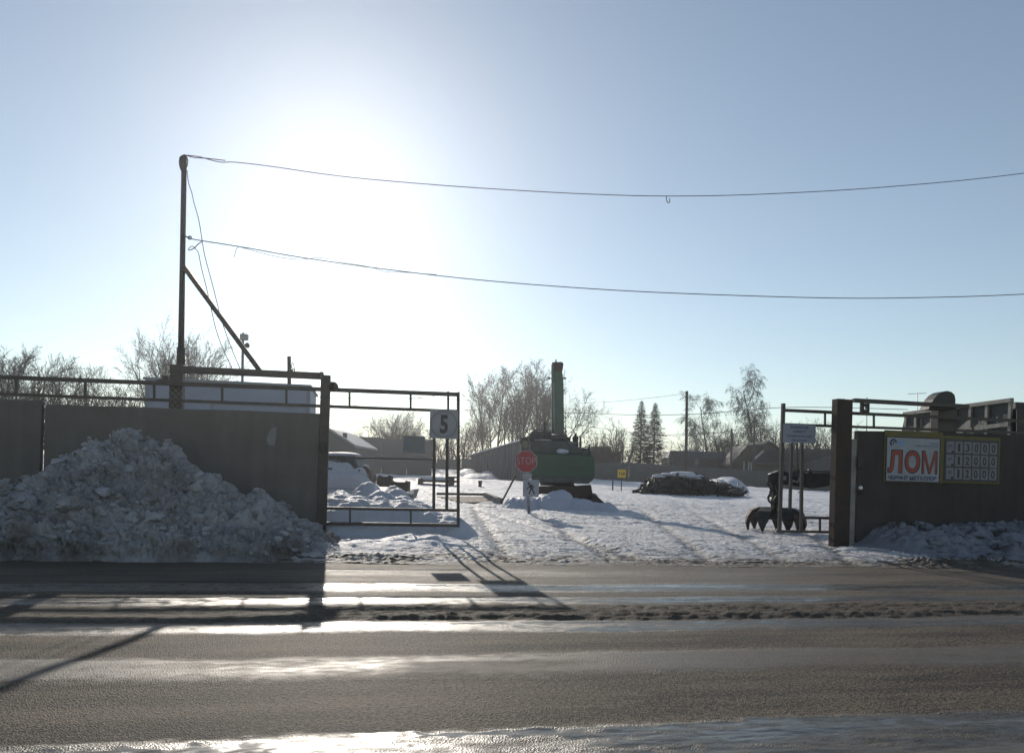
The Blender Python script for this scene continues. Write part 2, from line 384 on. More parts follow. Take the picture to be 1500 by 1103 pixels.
def smooth_line(pts, n=8):
    pts = [Vector(p) for p in pts]; out = []
    for i in range(len(pts) - 1):
        p0 = pts[max(i - 1, 0)]; p1 = pts[i]; p2 = pts[i + 1]; p3 = pts[min(i + 2, len(pts) - 1)]
        for k in range(n):
            t = k / n
            out.append(0.5 * ((2 * p1) + (p2 - p0) * t + (2 * p0 - 5 * p1 + 4 * p2 - p3) * t * t + (3 * p1 - p0 - 3 * p2 + p3) * t ** 3))
    out.append(pts[-1]); return out
def grid_mesh(name, XX, YY, ZZ, m, attrs=None, origin=(0, 0, 0), parent=None):
    ny, nx = XX.shape
    co = np.stack([XX - origin[0], YY - origin[1], ZZ - origin[2]], -1).reshape(-1, 3)
    idx = np.arange(ny * nx).reshape(ny, nx)
    q = np.stack([idx[:-1, :-1], idx[:-1, 1:], idx[1:, 1:], idx[1:, :-1]], -1).reshape(-1, 4)
    me = bpy.data.meshes.new(name)
    me.vertices.add(len(co)); me.vertices.foreach_set('co', co.ravel())
    me.loops.add(q.size); me.loops.foreach_set('vertex_index', q.ravel().astype(np.int32))
    me.polygons.add(len(q)); me.polygons.foreach_set('loop_start', np.arange(0, q.size, 4, dtype=np.int32))
    me.polygons.foreach_set('loop_total', np.full(len(q), 4, np.int32))
    me.polygons.foreach_set('use_smooth', np.ones(len(q), bool))
    me.update(calc_edges=True); me.validate()
    for k, a in (attrs or {}).items():
        at = me.attributes.new(k, 'FLOAT', 'POINT'); at.data.foreach_set('value', np.ascontiguousarray(a, dtype=np.float32).ravel())
    me.materials.append(m)
    o = bpy.data.objects.new(name, me); C.objects.link(o)
    o.location = origin; WL[o] = Vector(origin)
    return o
_fc = None
def text(s, O, Rv, Uv, w, h, m, parent, name='lettering', bold=0.0, ext=0.002, lift=0.0):
    """lettering fitted into a w x h rectangle centred at O, facing -Rv x Uv"""
    cu = bpy.data.curves.new('t', 'FONT'); cu.body = s; cu.offset = bold; cu.align_x = 'CENTER'; cu.align_y = 'CENTER'
    cu.resolution_u = 3
    t = bpy.data.objects.new('t', cu); C.objects.link(t)
    dg = bpy.context.evaluated_depsgraph_get(); dg.update()
    me = bpy.data.meshes.new_from_object(t.evaluated_get(dg))
    bpy.data.objects.remove(t); bpy.data.curves.remove(cu)
    n = len(me.vertices); co = np.zeros(n * 3); me.vertices.foreach_get('co', co); co = co.reshape(-1, 3)
    mn = co.min(0); mx = co.max(0); sz = mx - mn
    x = (co[:, 0] - (mn[0] + mx[0]) / 2) / max(sz[0], 1e-6) * w; y = (co[:, 1] - (mn[1] + mx[1]) / 2) / max(sz[1], 1e-6) * h
    N = Rv.cross(Uv).normalized(); off = WL[parent]
    O = Vector(O) + N * lift - off
    vs = [O + Rv * float(a) + Uv * float(b) for a, b in zip(x, y)]
    fs = [tuple(p.vertices) for p in me.polygons]
    bpy.data.meshes.remove(me)
    me = bpy.data.meshes.new(name); me.from_pydata([tuple(v) for v in vs], [], fs)
    me.materials.append(m)
    o = bpy.data.objects.new(name, me); C.objects.link(o); o.parent = parent; WL[o] = off
    return o

def join_chunks(o, t, lo=0.0, hi=0.5):
    """adds the chunks t to the heap o, each chunk with its own soiling"""
    n0 = len(o.data.vertices)
    bm = bmesh.new(); bm.from_mesh(o.data); bm.from_mesh(t.data)
    bm.to_mesh(o.data); bm.free(); o.data.update()
    n = len(o.data.vertices); a = np.zeros(n, np.float32); at = o.data.attributes['dirt']; at.data.foreach_get('value', a)
    co = np.zeros(n * 3, np.float32); o.data.vertices.foreach_get('co', co); co = co.reshape(-1, 3)[n0:]
    a[n0:] = lo + (hi - lo) * np.clip(0.5 + fbm(co[:, 0] * 1.7, co[:, 1] * 1.7, 3, 5), 0, 1)
    at.data.foreach_set('value', a); bpy.data.objects.remove(t)

# ------------------------------------------------------------------ terrain
def terr(x, y):
    x = np.asarray(x, float); y = np.asarray(y, float)
    zf = np.clip(1.7 - 0.03 * (x - 14), 0.2, 1.9)
    s = np.clip((y - 14) / 86, 0, 1.15)
    return 0.08 * sstep(11.2, 13.5, y) + (zf - 0.08) * s * s
def T(x, y): return float(terr(x, y))
def on_ground(px, py):
    """point of the terrain seen at a pixel"""
    d = ray(px, py); lo, hi = 2.0, 400.0
    t = 4.0
    while t < 300:
        p = EYE + d * t
        if p.z < T(p.x, p.y): break
        t *= 1.01
    return EYE + d * t

# the snowy yard: one sheet from the road edge to the horizon
rows = np.concatenate([1 / np.linspace(1 / 10.4, 1 / 70.0, 560), np.geomspace(70.6, 900, 70)])
tt = np.concatenate([-np.geomspace(9, 0.95, 26)[:-1], np.linspace(-0.95, 1.55, 820), np.geomspace(1.55, 9, 26)[1:]])
YY, TT = np.meshgrid(rows, tt, indexing='ij')
XX = TT * YY
YY = YY + 0 * XX
edge = 11.25 - 0.025 * np.clip(XX, -20, 30) + 0.16 * fbm(XX * 0.6, YY * 0.0 + 3.1, 4, 5)
# open entrance between the gates: driven flat, ruts run in from the road and fan out
drive = sstep(-0.5, 1.5, XX) * (1 - sstep(9.0, 11.0, XX))
base = terr(XX, YY)
chop = fbm(XX * 0.5, YY * 1.0, 4, 11, 0.5)
ripple = fbm(XX * 0.55 + 0.3 * YY, YY * 3.2, 4, 21, 0.6)
fine = 0.5 - np.abs(fbm(XX * 2.6, YY * 8, 4, 31, 0.65)) + 0.4 * fbm(XX * 9, YY * 16, 2, 32)
big = fbm(XX * 0.12, YY * 0.16, 3, 41)
ruts = sum(np.exp(-((XX - (c0 + sl * (YY - 12))) / 0.16) ** 2) for c0, sl in ((2.2, 0.10), (3.9, 0.12), (5.6, 0.30), (7.0, 0.34), (4.4, -0.05), (8.2, 0.5)))
Z = base + (0.022 * chop + 0.018 * ripple + 0.026 * fine) * sstep(11, 13, YY) * (1.0 + 0.9 * sstep(16, 30, YY)) + 0.10 * big * sstep(18, 40, YY) - 0.05 * ruts * sstep(11.3, 12.5, YY) * (1 - sstep(22, 34, YY))
# thrown-up slush along the road edge
lump = 0.6 * np.clip(0.75 - worley(XX * 3.2, YY * 5.4, 3), 0, 1) + 0.8 * np.clip(0.7 - worley(XX * 8.5, YY * 11, 8), 0, 1)
berm = np.exp(-((YY - edge - 0.62) / 0.42) ** 2)
bstr = 0.35 + 0.65 * sstep(-0.3, 0.5, fbm(XX * 0.35, YY * 0.3, 3, 77)) + 0.3 * sstep(8.0, 10.5, XX)
Z = Z + berm * bstr * (0.02 + 0.10 * lump + 0.03 * fbm(XX * 7, YY * 9, 3, 79))
far_wob = 0.25 * fbm(XX * 0.05, YY * 0.08, 3, 51) * sstep(40, 70, YY) * (1 - sstep(95, 110, YY))
Z = Z + np.clip(far_wob, -0.05, 0.5)
Z = np.where(YY < edge, -0.06 - 0.0 * XX, Z - 0.06 * (1 - sstep(0, 0.12, YY - edge)))
dirt = 0.85 * np.exp(-np.clip(YY - edge, 0, 99) / 0.45) + 0.30 * berm * bstr * (0.4 + lump) + 0.16 * drive * np.exp(-np.clip(YY - 12, 0, 99) / 8) + 0.10 + 0.30 * ruts * (1 - sstep(20, 34, YY)) + 0.16 * np.clip(fbm(XX * 0.35, YY * 0.5, 4, 99), 0, 1) - 0.15 * sstep(25, 60, YY)
edge_d = np.clip((YY - edge) / 0.2, 0, 1) * np.exp(-np.clip(YY - edge - 0.5, 0, 99) / 0.8)
dirt = dirt + edge_d * 0.9 * sstep(-0.05, 0.45, fbm(XX * 1.3, YY * 5.5, 5, 101, 0.65)) 
dirt = dirt + 0.30 * np.exp(-((XX - 19.5) / 7.0) ** 2 - ((YY - 25.5) / 2.2) ** 2)
ground = grid_mesh('snowy_ground', XX, YY, Z, M['snow'], {'dirt': dirt})
tag(ground, None, None, kind='structure')

# the road
rr = np.concatenate([np.linspace(-9, 2.4, 12), 1 / np.linspace(1 / 2.6, 1 / 12.4, 520)])
tt = np.concatenate([-np.geomspace(12, 1.0, 22)[:-1], np.linspace(-1.0, 1.6, 640), np.geomspace(1.6, 12, 22)[1:]])
YY, TT = np.meshgrid(rr, tt, indexing='ij')
XX = TT * np.maximum(np.abs(YY), 3.0)
YY = YY + 0 * XX
Yw = YY + 0.10 * fbm(XX * 0.22, YY * 0.3, 3, 61) + 0.035 * fbm(XX * 1.7, YY * 2, 3, 62) + 0.03 * fbm(XX * 8, YY * 14, 2, 162)
def band(a, b, w=0.07): return sstep(a - w, a + w, Yw) * (1 - sstep(b - w, b + w, Yw))
ice = 0.95 * band(8.72, 9.32, 0.10) + 0.92 * band(7.80, 8.24) + 0.85 * band(6.50, 6.92) + 0.80 * band(5.12, 5.70, 0.10) + 0.97 * band(2.55, 3.98, 0.05) + 0.35 * band(9.5, 11.6, 0.3) + 0.10 * band(8.3, 8.7)
ice = np.clip(ice * (0.85 + 0.35 * fbm(XX * 0.7, YY * 4, 3, 63) + 0.25 * fbm(XX * 7, YY * 14, 2, 163)), 0, 1)
mud = 0.55 * band(5.05, 5.75, 0.1) + 0.85 * band(6.96, 7.74, 0.06) + 0.45 * band(9.6, 10.1, 0.15) + 0.7 * band(10.7, 12.6, 0.3) + 0.5 * sstep(0.1, 0.6, fbm(XX * 0.5, YY * 1.3, 4, 64)) * band(5.1, 5.5) + 0.45 * (1 - sstep(3.3, 3.7, Yw)) * sstep(0.5, 3.0, XX)
mud = np.clip(mud, 0, 1)
rid = band(6.98, 7.72, 0.10)
clod = np.clip(0.5 - np.abs(fbm(XX * 1.3, YY * 7, 4, 13, 0.6)), 0, 1) * 0.75 + np.clip(0.7 - worley(XX * 6, YY * 15, 14), 0, 1) * 0.45 + 0.2 * fbm(XX * 9, YY * 22, 2, 15)
rst = 0.45 + 0.55 * sstep(-0.4, 0.4, fbm(XX * 0.3, YY * 0.2, 3, 65))
Z = rid * rst * (0.004 + 0.044 * clod) + 0.026 * np.exp(-((Yw - 7.10) / 0.09) ** 2) * rst
Z = Z + 0.008 * band(2.5, 4.0, 0.05) * (1 + fbm(XX * 2.2, YY * 5, 4, 67)) + 0.010 * band(5.1, 5.7, 0.1) + 0.008 * band(6.5, 6.92) + 0.006 * fbm(XX * 0.4, YY * 0.8, 3, 68) + 0.012 * band(7.8, 8.24) * (1 + 0.6 * fbm(XX * 2, YY * 6, 3, 69))
road = grid_mesh('road', XX, YY, Z, M['road'], {'ice': ice, 'mud': mud})
tag(road, None, None, kind='structure')

# ------------------------------------------------------------------ heaps of snow
def heap(name, label, cat, x0, x1, y0, y1, hf, m, nx=220, ny=160, dirtf=None, group=None, lumps=(), kind=None):
    xs = np.linspace(x0, x1, nx); ys = np.linspace(y0, y1, ny)
    X, Y = np.meshgrid(xs, ys)
    h = hf(X, Y)
    ex = np.minimum(np.minimum(X - x0, x1 - X) / (0.12 * (x1 - x0)), np.minimum(Y - y0, y1 - Y) / (0.12 * (y1 - y0)))
    Zb = terr(X, Y) - 0.10
    ZZ = Zb + h + 0 * ex
    cx, cy = (x0 + x1) / 2, (y0 + y1) / 2
    d = dirtf(X, Y, h) if dirtf else 0.0 * X
    o = grid_mesh(name, X, Y, ZZ, m, {'dirt': d}, origin=(cx, cy, T(cx, cy)))
    if lumps:
        b = MB()
        for (lx, ly, r, s) in lumps:
            iy = min(ny - 1, max(0, int((ly - y0) / (y1 - y0) * ny))); ix = min(nx - 1, max(0, int((lx - x0) / (x1 - x0) * nx)))
            z = float(ZZ[iy, ix]); q = random.Random(s)
            b.rock((lx, ly, z + r * 0.1), r, 4 if r > 0.15 else 3 if r > 0.06 else 2, (q.uniform(0.9, 1.5), q.uniform(0.8, 1.2), q.uniform(0.5, 0.85)), s)
        t = b.build('chunks', m, None, origin=(cx, cy, T(cx, cy)))
        # join the chunks into the heap's own mesh
        join_chunks(o, t)
    tag(o, label, cat, group, kind)
    return o

# the big ploughed pile in front of the left wall; its crest follows this profile
crest_px = [(-260, 735), (-120, 720), (-40, 716), (0, 712), (30, 704), (62, 684), (88, 673), (112, 672), (136, 655), (160, 641), (176, 635), (196, 650), (240, 652), (258, 668), (285, 688), (310, 700), (336, 716), (350, 728), (385, 738), (420, 752), (455, 772), (478, 789), (505, 806)]
YC = 13.1
cr_pts = [AY(a, b_, YC) for a, b_ in crest_px]
cxs = np.array([p.x for p in cr_pts]); czs = np.array([p.z for p in cr_pts])
def pile_base(X, Y):
    c = np.interp(X, cxs, czs) + 0.05 * fbm(X * 1.5, Y * 0 + 2, 3, 71)
    yf = 11.35 + 0.16 * fbm(X * 0.9, Y * 0, 3, 72) + 0.5 * sstep(-1.6, -0.55, X)
    t = np.clip((Y - yf) / (YC - yf), 0, 1)
    front = 0.18 * sstep(0, 0.08, t) + 0.82 * t ** 0.9
    return c * np.where(Y < YC, front, 1 - 0.25 * sstep(YC, 14.5, Y))
def pile_disp(X, S):
    w1 = np.clip(0.85 - worley(X * 1.2, S * 1.3, 73), 0, 1); w2 = np.clip(0.8 - worley(X * 3.0, S * 3.2, 74), 0, 1); w3 = np.clip(0.75 - worley(X * 8, S * 8.5, 75), 0, 1)
    r1 = 0.5 - np.abs(fbm(X * 1.9, S * 1.9, 4, 176, 0.6)); r2 = 0.5 - np.abs(fbm(X * 6.5, S * 6.5, 3, 177, 0.6))
    return 0.24 * w1 + 0.18 * w2 + 0.09 * w3 + 0.14 * r1 + 0.10 * r2 + 0.06 * (0.5 - np.abs(fbm(X * 14, S * 14, 3, 178, 0.65))) - 0.31
def pile_d(X, Y, h):
    return 0.22 + 0.35 * sstep(0.5, 0.0, h) + 0.28 * fbm(X * 0.9, Y * 0.9, 4, 78) + 0.30 * np.exp(-((X + 6.0) / 1.6) ** 2) * (Y < 12.9) + 0.22 * np.clip(0.5 - worley(X * 2.2, Y * 2.2, 79), 0, 1)
rng = random.Random(4)
lm = []
for k in range(1500):
    lx = rng.uniform(-8.0, -0.7); lm.append((lx, rng.uniform(11.4, 13.3) + (0.3 if lx > -1.4 else 0), rng.choice((0.018, 0.02, 0.025, 0.03, 0.035, 0.045, 0.06)), k))
for k in range(22):
    lm.append((rng.uniform(-7.2, -1.4), rng.uniform(11.9, 13.0), rng.choice((0.08, 0.11, 0.15)), 900 + k))
for lx, ly, r in ((-5.15, 11.85, 0.22), (-4.72, 11.75, 0.15), (-4.15, 11.8, 0.19), (-5.5, 11.7, 0.16), (-4.9, 12.1, 0.2), (-3.75, 11.9, 0.14), (-3.3, 11.75, 0.12), (-3.0, 11.8, 0.1)):
    lm.append((lx, ly, r, int(lx * 50)))
xs_ = np.linspace(-10.5, -0.25, 700); ys_ = np.linspace(11.1, 14.48, 330)
PX_, PY_ = np.meshgrid(xs_, ys_)
h0 = pile_base(PX_, PY_)
gy, gx = np.gradient(fbm(PX_ * 0 + 1, PY_, 1, 1) * 0 + h0, ys_, xs_)
nl = np.sqrt(1 + gx ** 2 + gy ** 2)
dsp = pile_disp(PX_ + 0.25 * h0, PY_ * 0.8 + 1.25 * h0) * sstep(0.0, 0.22, h0)
QX, QY, QZ = PX_ - gx / nl * dsp, PY_ - gy / nl * dsp, terr(PX_, PY_) + h0 + dsp / nl - 0.02 - 0.12 * (h0 < 0.01)
po_ = (-5.0, 12.5, 0.0)
pile = grid_mesh('snow_pile', QX, QY, QZ, M['pilesnow'], {'dirt': pile_d(PX_, PY_, h0)}, origin=po_)
b = MB()
for (lx, ly, r, s) in lm:
    iy = int(np.argmin(np.abs(ys_ - ly))); ix = int(np.argmin(np.abs(xs_ - lx)))
    if r > 0.1 and h0[iy, ix] > 1.0: continue
    q = random.Random(s)
    b.rock((QX[iy, ix], QY[iy, ix], QZ[iy, ix] + r * 0.05), r, 4 if r > 0.15 else 3 if r > 0.05 else 2, (q.uniform(0.9, 1.5), q.uniform(0.8, 1.2), q.uniform(0.6, 0.95)), s)
t = b.build('chunks', M['pilesnow'], None, origin=po_)
join_chunks(pile, t)
tag(pile, 'tall lumpy pile of soiled ploughed snow against the long concrete wall', 'snow pile')

# bank behind and in front of the left gate leaf
def bump_field(items, seed, amp=0.05, sc=2.0):
    def f(X, Y):
        h = 0 * X
        for (cx, cy, rx, ry, hh, pw) in items:
            d = ((X - cx) / rx) ** 2 + ((Y - cy) / ry) ** 2
            h = np.maximum(h, hh * np.clip(1 - d, 0, 1) ** pw)
        w = np.clip(0.8 - worley(X * sc, Y * sc, seed), 0, 1) + 0.5 * np.clip(0.8 - worley(X * sc * 2.4, Y * sc * 2.4, seed + 1), 0, 1)
        return h + (amp * w + amp * 0.8 * fbm(X * sc, Y * sc, 4, seed + 2)) * sstep(0.02, 0.3, h)
    return f
def D2(px, D):  # ground position below a pixel column at a depth
    p = AD(px, 700, D); return p.x, p.y
heap('snow_bank', 'low blue-shaded bank of cleaner snow under the left gate leaf', 'snow bank', -1.2, 3.0, 12.0, 18.6,
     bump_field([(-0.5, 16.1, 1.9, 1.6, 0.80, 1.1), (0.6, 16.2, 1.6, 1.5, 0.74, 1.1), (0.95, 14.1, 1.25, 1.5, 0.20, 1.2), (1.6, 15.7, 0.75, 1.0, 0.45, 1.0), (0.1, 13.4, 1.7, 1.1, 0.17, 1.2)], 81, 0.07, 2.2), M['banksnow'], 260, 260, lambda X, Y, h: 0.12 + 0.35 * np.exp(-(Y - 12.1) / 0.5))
# bank along the foot of the right wall
heap('snow_bank', 'lumpy dirty snow bank along the foot of the price board wall', 'snow bank', 9.6, 18.6, 11.1, 14.45,
     lambda X, Y: np.clip((0.24 + 0.30 * sstep(12.6, 14.1, Y) + 0.05 * (X - 12)) * sstep(11.3, 13.2, Y) * sstep(9.6, 10.8, X), 0, 1) * 0.8 + 0.02 + (0.16 * np.clip(0.8 - worley(X * 2.4, Y * 2.6, 91), 0, 1) + 0.08 * np.clip(0.8 - worley(X * 6, Y * 6, 92), 0, 1) + 0.06 * fbm(X * 3, Y * 3, 4, 93)) * sstep(11.6, 12.6, Y) * sstep(9.9, 10.6, X),
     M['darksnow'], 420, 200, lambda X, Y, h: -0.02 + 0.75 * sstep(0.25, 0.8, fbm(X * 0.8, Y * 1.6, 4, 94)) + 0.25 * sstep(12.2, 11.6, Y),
     lumps=[(rng.uniform(10.3, 17), rng.uniform(12.4, 14.5), rng.choice((0.05, 0.08, 0.12)), 300 + k) for k in range(60)] + [(rng.uniform(10.3, 17), rng.uniform(11.9, 14.7), rng.choice((0.03, 0.04, 0.06)), 400 + k) for k in range(260)])

# ------------------------------------------------------------------ left wall, posts, beam, mast
YWL = 14.50
bl = AY(66, 592, YWL); br = AY(455, 605, YWL)
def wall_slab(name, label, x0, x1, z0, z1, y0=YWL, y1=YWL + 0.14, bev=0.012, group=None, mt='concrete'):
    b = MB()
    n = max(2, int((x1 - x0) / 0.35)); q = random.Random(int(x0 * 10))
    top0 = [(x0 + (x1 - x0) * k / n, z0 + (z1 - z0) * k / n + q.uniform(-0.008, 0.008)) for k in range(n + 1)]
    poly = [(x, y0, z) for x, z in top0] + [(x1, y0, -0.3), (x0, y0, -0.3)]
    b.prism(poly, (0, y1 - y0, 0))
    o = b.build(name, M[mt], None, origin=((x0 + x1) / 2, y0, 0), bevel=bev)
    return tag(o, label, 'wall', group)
xl0 = AY(61, 590, YWL).x; xl1 = AY(66, 590, YWL).x; zA = AY(0, 585.5, YWL).z; zB = AY(60, 587, YWL).z
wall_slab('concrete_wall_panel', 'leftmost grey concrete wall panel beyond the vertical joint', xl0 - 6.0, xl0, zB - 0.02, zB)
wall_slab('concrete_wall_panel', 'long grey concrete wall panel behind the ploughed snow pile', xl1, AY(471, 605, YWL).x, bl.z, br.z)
def on_wall_disc(): pass
s = thing('sticker', 'pale torn sticker on the long grey wall near the gate', 'sticker', AY(398, 640, YWL - 0.004))
c = AY(398, 639, YWL)
b = MB(); q = [(-0.5, -0.9), (0.5, -1), (0.75, -0.2), (0.8, 0.95), (0.35, 1.0), (-0.1, 0.8), (-0.6, 0.3), (-0.9, -0.4)]
b.prism([(c.x + a * 0.10, YWL - 0.001, c.z + d * 0.17) for a, d in q], (0, -0.004, 0))
bpy.data.objects.remove(s)
M['ring'] = mat('faded_ring', (0.20, 0.20, 0.21), (0.16, 0.16, 0.17), 0.5, 3, 0, 0)
tag(b.build('sticker', M['ring'], None, origin=c), 'pale torn sticker on the long grey wall near the gate', 'sticker')

def post_box(name, label, px0, px1, ytop, Y0, thick, m, zb=-0.2, cat='gate post', bevel=0.008, ybase=790, group=None):
    a = AY(px0, ytop, Y0); b_ = AY(px1, ytop, Y0)
    o = MB().box(a.x, b_.x, Y0, Y0 + thick, zb, (a.z + b_.z) / 2).build(name, m, None, origin=((a.x + b_.x) / 2, Y0 + thick / 2, 0), bevel=bevel)
    return tag(o, label, cat, group)
# post with the end roller beside the left leaf
gp = thing('gate_post', 'steel post at the opening with a round roller, ending the long left wall', 'gate post', AY(476, 790, 14.64) * 1.0)
a = AY(470, 549, 14.48); b_ = AY(484, 549, 14.48)
P1('post', M['steel'], gp, lambda b: b.box(a.x, b_.x, 14.47, 14.67, -0.2, a.z), bevel=0.008)
P1('finial', M['steel'], gp, lambda b: b.tube([AY(471, 552, 14.56), AY(471, 545, 14.56)], [0.05, 0.035], 12))
rc = AY(488.5, 566.5, 14.50)
P1('roller_housing', M['steel'], gp, lambda b: (b.box(b_.x - 0.02, rc.x, 14.45, 14.63, rc.z - 0.085, rc.z + 0.085), b.tube([(rc.x, 14.45, rc.z), (rc.x, 14.63, rc.z)], 0.086, 20)))
lk = AY(472, 655, 14.45)
P1('lock_box', M['dark'], gp, lambda b: b.box(lk.x - 0.04, lk.x + 0.07, 14.42, 14.47, lk.z - 0.10, lk.z + 0.10), bevel=0.008)
# wide post carrying the mast
gp2 = thing('gate_post', 'broad steel post beneath the tall wire mast', 'gate post', AY(255, 790, 14.90))
a = AY(245.5, 534, 14.75); b_ = AY(265, 534, 14.75)
P1('post', M['steel'], gp2, lambda b: b.box(a.x, b_.x, 14.90, 15.12, -0.2, AY(255, 533.5, 14.90).z), bevel=0.01)
a2 = AY(236, 556, 14.90)
P1('bracket', M['steel'], gp2, lambda b: b.prism([AY(246, 551, 14.95), AY(240, 550, 14.95), AY(237, 555, 14.95), AY(229, 556, 14.95), AY(230, 561, 14.95), AY(246, 562, 14.95)], (0, 0.1, 0)))
# the beam between both
tag(MB().bar(AY(266, 541.5, 14.80), AY(471, 551, 14.80), 0.12, 0.12).build('overhead_beam', M['steel'], None, origin=AY(370, 546, 14.80), bevel=0.006), 'horizontal steel beam joining the mast post and the roller post', 'beam')
# mast with brace
mast = thing('mast', 'tall thin steel mast with a diagonal brace holding the overhead wires', 'mast', AY(265, 534, 14.95))
P1('pole', M['steel'], mast, lambda b: b.tube([AY(264.8, 534, 14.95), AY(267, 400, 14.95), AY(269.8, 229, 14.95)], [0.058, 0.05, 0.047], 12))
P1('sleeve', M['steel'], mast, lambda b: b.tube([AY(264.6, 534, 14.95), AY(265.3, 510, 14.95)], 0.075, 12))
P1('brace', M['steel'], mast, lambda b: b.bar(AY(270, 392, 14.92), AY(381, 544, 14.86), 0.085, 0.085))
P1('hook', M['wire'], mast, lambda b: (b.tube([AY(264, 345, 14.90), AY(273, 347, 14.90), AY(278, 349, 14.90)], 0.014, 6), b.tube([AY(278 + 2.2 * math.cos(k), 348.5 + 2.2 * math.sin(k), 14.90) for k in np.linspace(0, 6.28, 14)], 0.012, 6)))
P1('wire_wrap', M['wire'], mast, lambda b: [b.tube(smooth_line([AY(270 + dx * 0.6, 227, 14.90), AY(265 - dx, 231, 14.86), AY(264.5 - dx, 243, 14.86), AY(268 - dx * 0.4, 254, 14.86)], 6), 0.010, 5) for dx in (0, 1.2, -1)] + [b.tube(smooth_line([AY(270, 227, 14.90), AY(274.5, 233, 14.87), AY(274, 243, 14.87), AY(271, 248, 14.87)], 6), 0.010, 5)])

# wires
def wire(name, label, pts, r=0.008, cat='wire', group=None, m='wire', Y=14.90):
    p = [AY(x, y, Y) if len(q_) == 0 else AY(x, y, q_[0]) for x, y, *q_ in pts]
    b = MB(); b.tube(smooth_line(p, 8), r, 5)
    return tag(b.build(name, M[m], None, origin=p[0]), label, cat, group)
wire('overhead_wire', 'upper overhead wire sagging right from the mast top', [(271, 227.5), (292, 230), (310, 235), (325, 238), (345, 238), (397, 244), (480, 256), (565, 265), (700, 275.5), (850, 284), (980, 287.5), (1120, 284.5), (1300, 274), (1500, 254), (1760, 214), (2100, 140)], 0.0085)
wire('overhead_wire', 'lower overhead wire running right from the hook halfway up the mast', [(280, 350), (297, 353), (360, 363), (440, 377), (560, 394), (700, 410), (850, 422), (1000, 430), (1210, 436.5), (1350, 436), (1500, 431), (1760, 416), (2100, 384)], 0.0095)
wire('loose_wire', 'frayed loose end hanging alongside the upper wire near the mast', [(272, 228), (285, 231), (300, 232), (318, 234), (330, 235.5)], 0.009)
wire('loose_wire', 'thin slack wire drooping just under the lower overhead wire', [(352, 362), (380, 370), (410, 377), (440, 380), (470, 378), (500, 384), (540, 391), (565, 398), (590, 399), (640, 402.5)], 0.0045)
wire('loose_wire', 'long slack cable dropping from the mast top behind the brace', [(274, 250), (276, 268), (281, 283), (284, 297), (291, 322), (296, 352), (300, 375), (312, 420), (324, 467), (337, 505), (352, 541)], 0.0075)
wire('loose_wire', 'slack cable looping from the hook down to the beam', [(275, 366), (281, 361), (287, 365), (291, 372), (295, 392), (302, 420), (310, 455), (316, 481), (325, 507), (340, 540)], 0.0075)
wire('loose_wire', 'short bent wire tail beside the hook of the mast', [(276, 367), (284, 364), (290, 358), (297, 353)], 0.010)
wire('wire_hook', 'small hook dangling from the upper wire in mid span', [(977, 288), (976, 291), (978, 297), (981, 296), (981, 291)], 0.009, cat='hook')
wire('loose_wire', 'short twisted scrap of wire hanging under the lower wire', [(349, 362), (346, 366), (343, 377)], 0.005)

# ------------------------------------------------------------------ sliding gates
def rail(b, p0, p1, Y, w=0.05, h=0.055): b.bar(AY(p0[0], p0[1], Y), AY(p1[0], p1[1], Y), w, h)
YG = 14.74
lg = thing('sliding_gate', 'long left sliding gate leaf of steel tube and wire mesh, reaching out past the wall', 'gate', AY(600, 771, YG))
def gate_y(x, a): # linear through two pixel points
    (x0, y0), (x1, y1) = a; return y0 + (y1 - y0) * (x - x0) / (x1 - x0)
top = ((483, 572.5), (673, 578)); sec = ((483, 594.5), (673, 602.5)); low = ((480, 745.5), (673, 747.5)); bot = ((480, 767.5), (673, 769.5)); mid = ((480, 669.5), (640, 673))
XL = -330
def gl(xa, y): return AY(xa, y, YG)
zt = [gl(483, 572.5), gl(673, 578)]; 
def ext(p0, p1, x):   # carries a rail on in a straight line to another X
    t = (x - p0.x) / (p1.x - p0.x); return p0 + (p1 - p0) * t
tl0, tl1 = AY(0, 553, YG), AY(245, 561.5, YG); sl0, sl1 = AY(0, 577, YG), AY(245, 585, YG)
X0 = AY(0, 560, YG).x - 3.0
P1('rail', M['steel'], lg, lambda b: b.bar(ext(tl0, gl(483, 572), X0), gl(673, 578), 0.05, 0.075))
P1('rail', M['steel'], lg, lambda b: b.bar(ext(sl0, gl(483, 594.8), X0), gl(673, 602.5), 0.05, 0.055))
P1('rail', M['steel'], lg, lambda b: b.bar((X0, YG, gl(480, 745).z), gl(673, 747.5), 0.05, 0.055))
P1('rail', M['steel'], lg, lambda b: b.bar((X0, YG, gl(480, 767.5).z), gl(673, 769.5), 0.05, 0.065))
P1('rail', M['steel'], lg, lambda b: b.bar(gl(470, 669.5), gl(634, 673), 0.03, 0.022))
P1('rail', M['steel'], lg, lambda b: b.bar(gl(656, 699), gl(672, 699), 0.03, 0.03))
P1('stile', M['steel'], lg, lambda b: b.bar(gl(671.2, 574.5), gl(671.2, 772), 0.055, 0.055, up=(0, 1, 0)))
for xa, wa in ((24, 3), (125, 3), (226, 3), (325.5, 3), (419.5, 3), (512, 3), (601.5, 3)):
    P1('strut', M['steel'], lg, lambda b: b.bar(gl(xa, gate_y(xa, top) if xa > 400 else 552 + xa * 0.0385), gl(xa, gate_y(xa, sec) if xa > 400 else 577 + xa * 0.033), 0.04, 0.04, up=(0, 1, 0)))
P1('strut', M['steel'], lg, lambda b: b.bar(gl(656.5, 573.5), gl(656.5, 602), 0.04, 0.045, up=(0, 1, 0)))
for xa in (512, 601):
    P1('strut', M['steel'], lg, lambda b: b.bar(gl(xa + 0.7, 746), gl(xa + 0.7, 768), 0.035, 0.035, up=(0, 1, 0)))
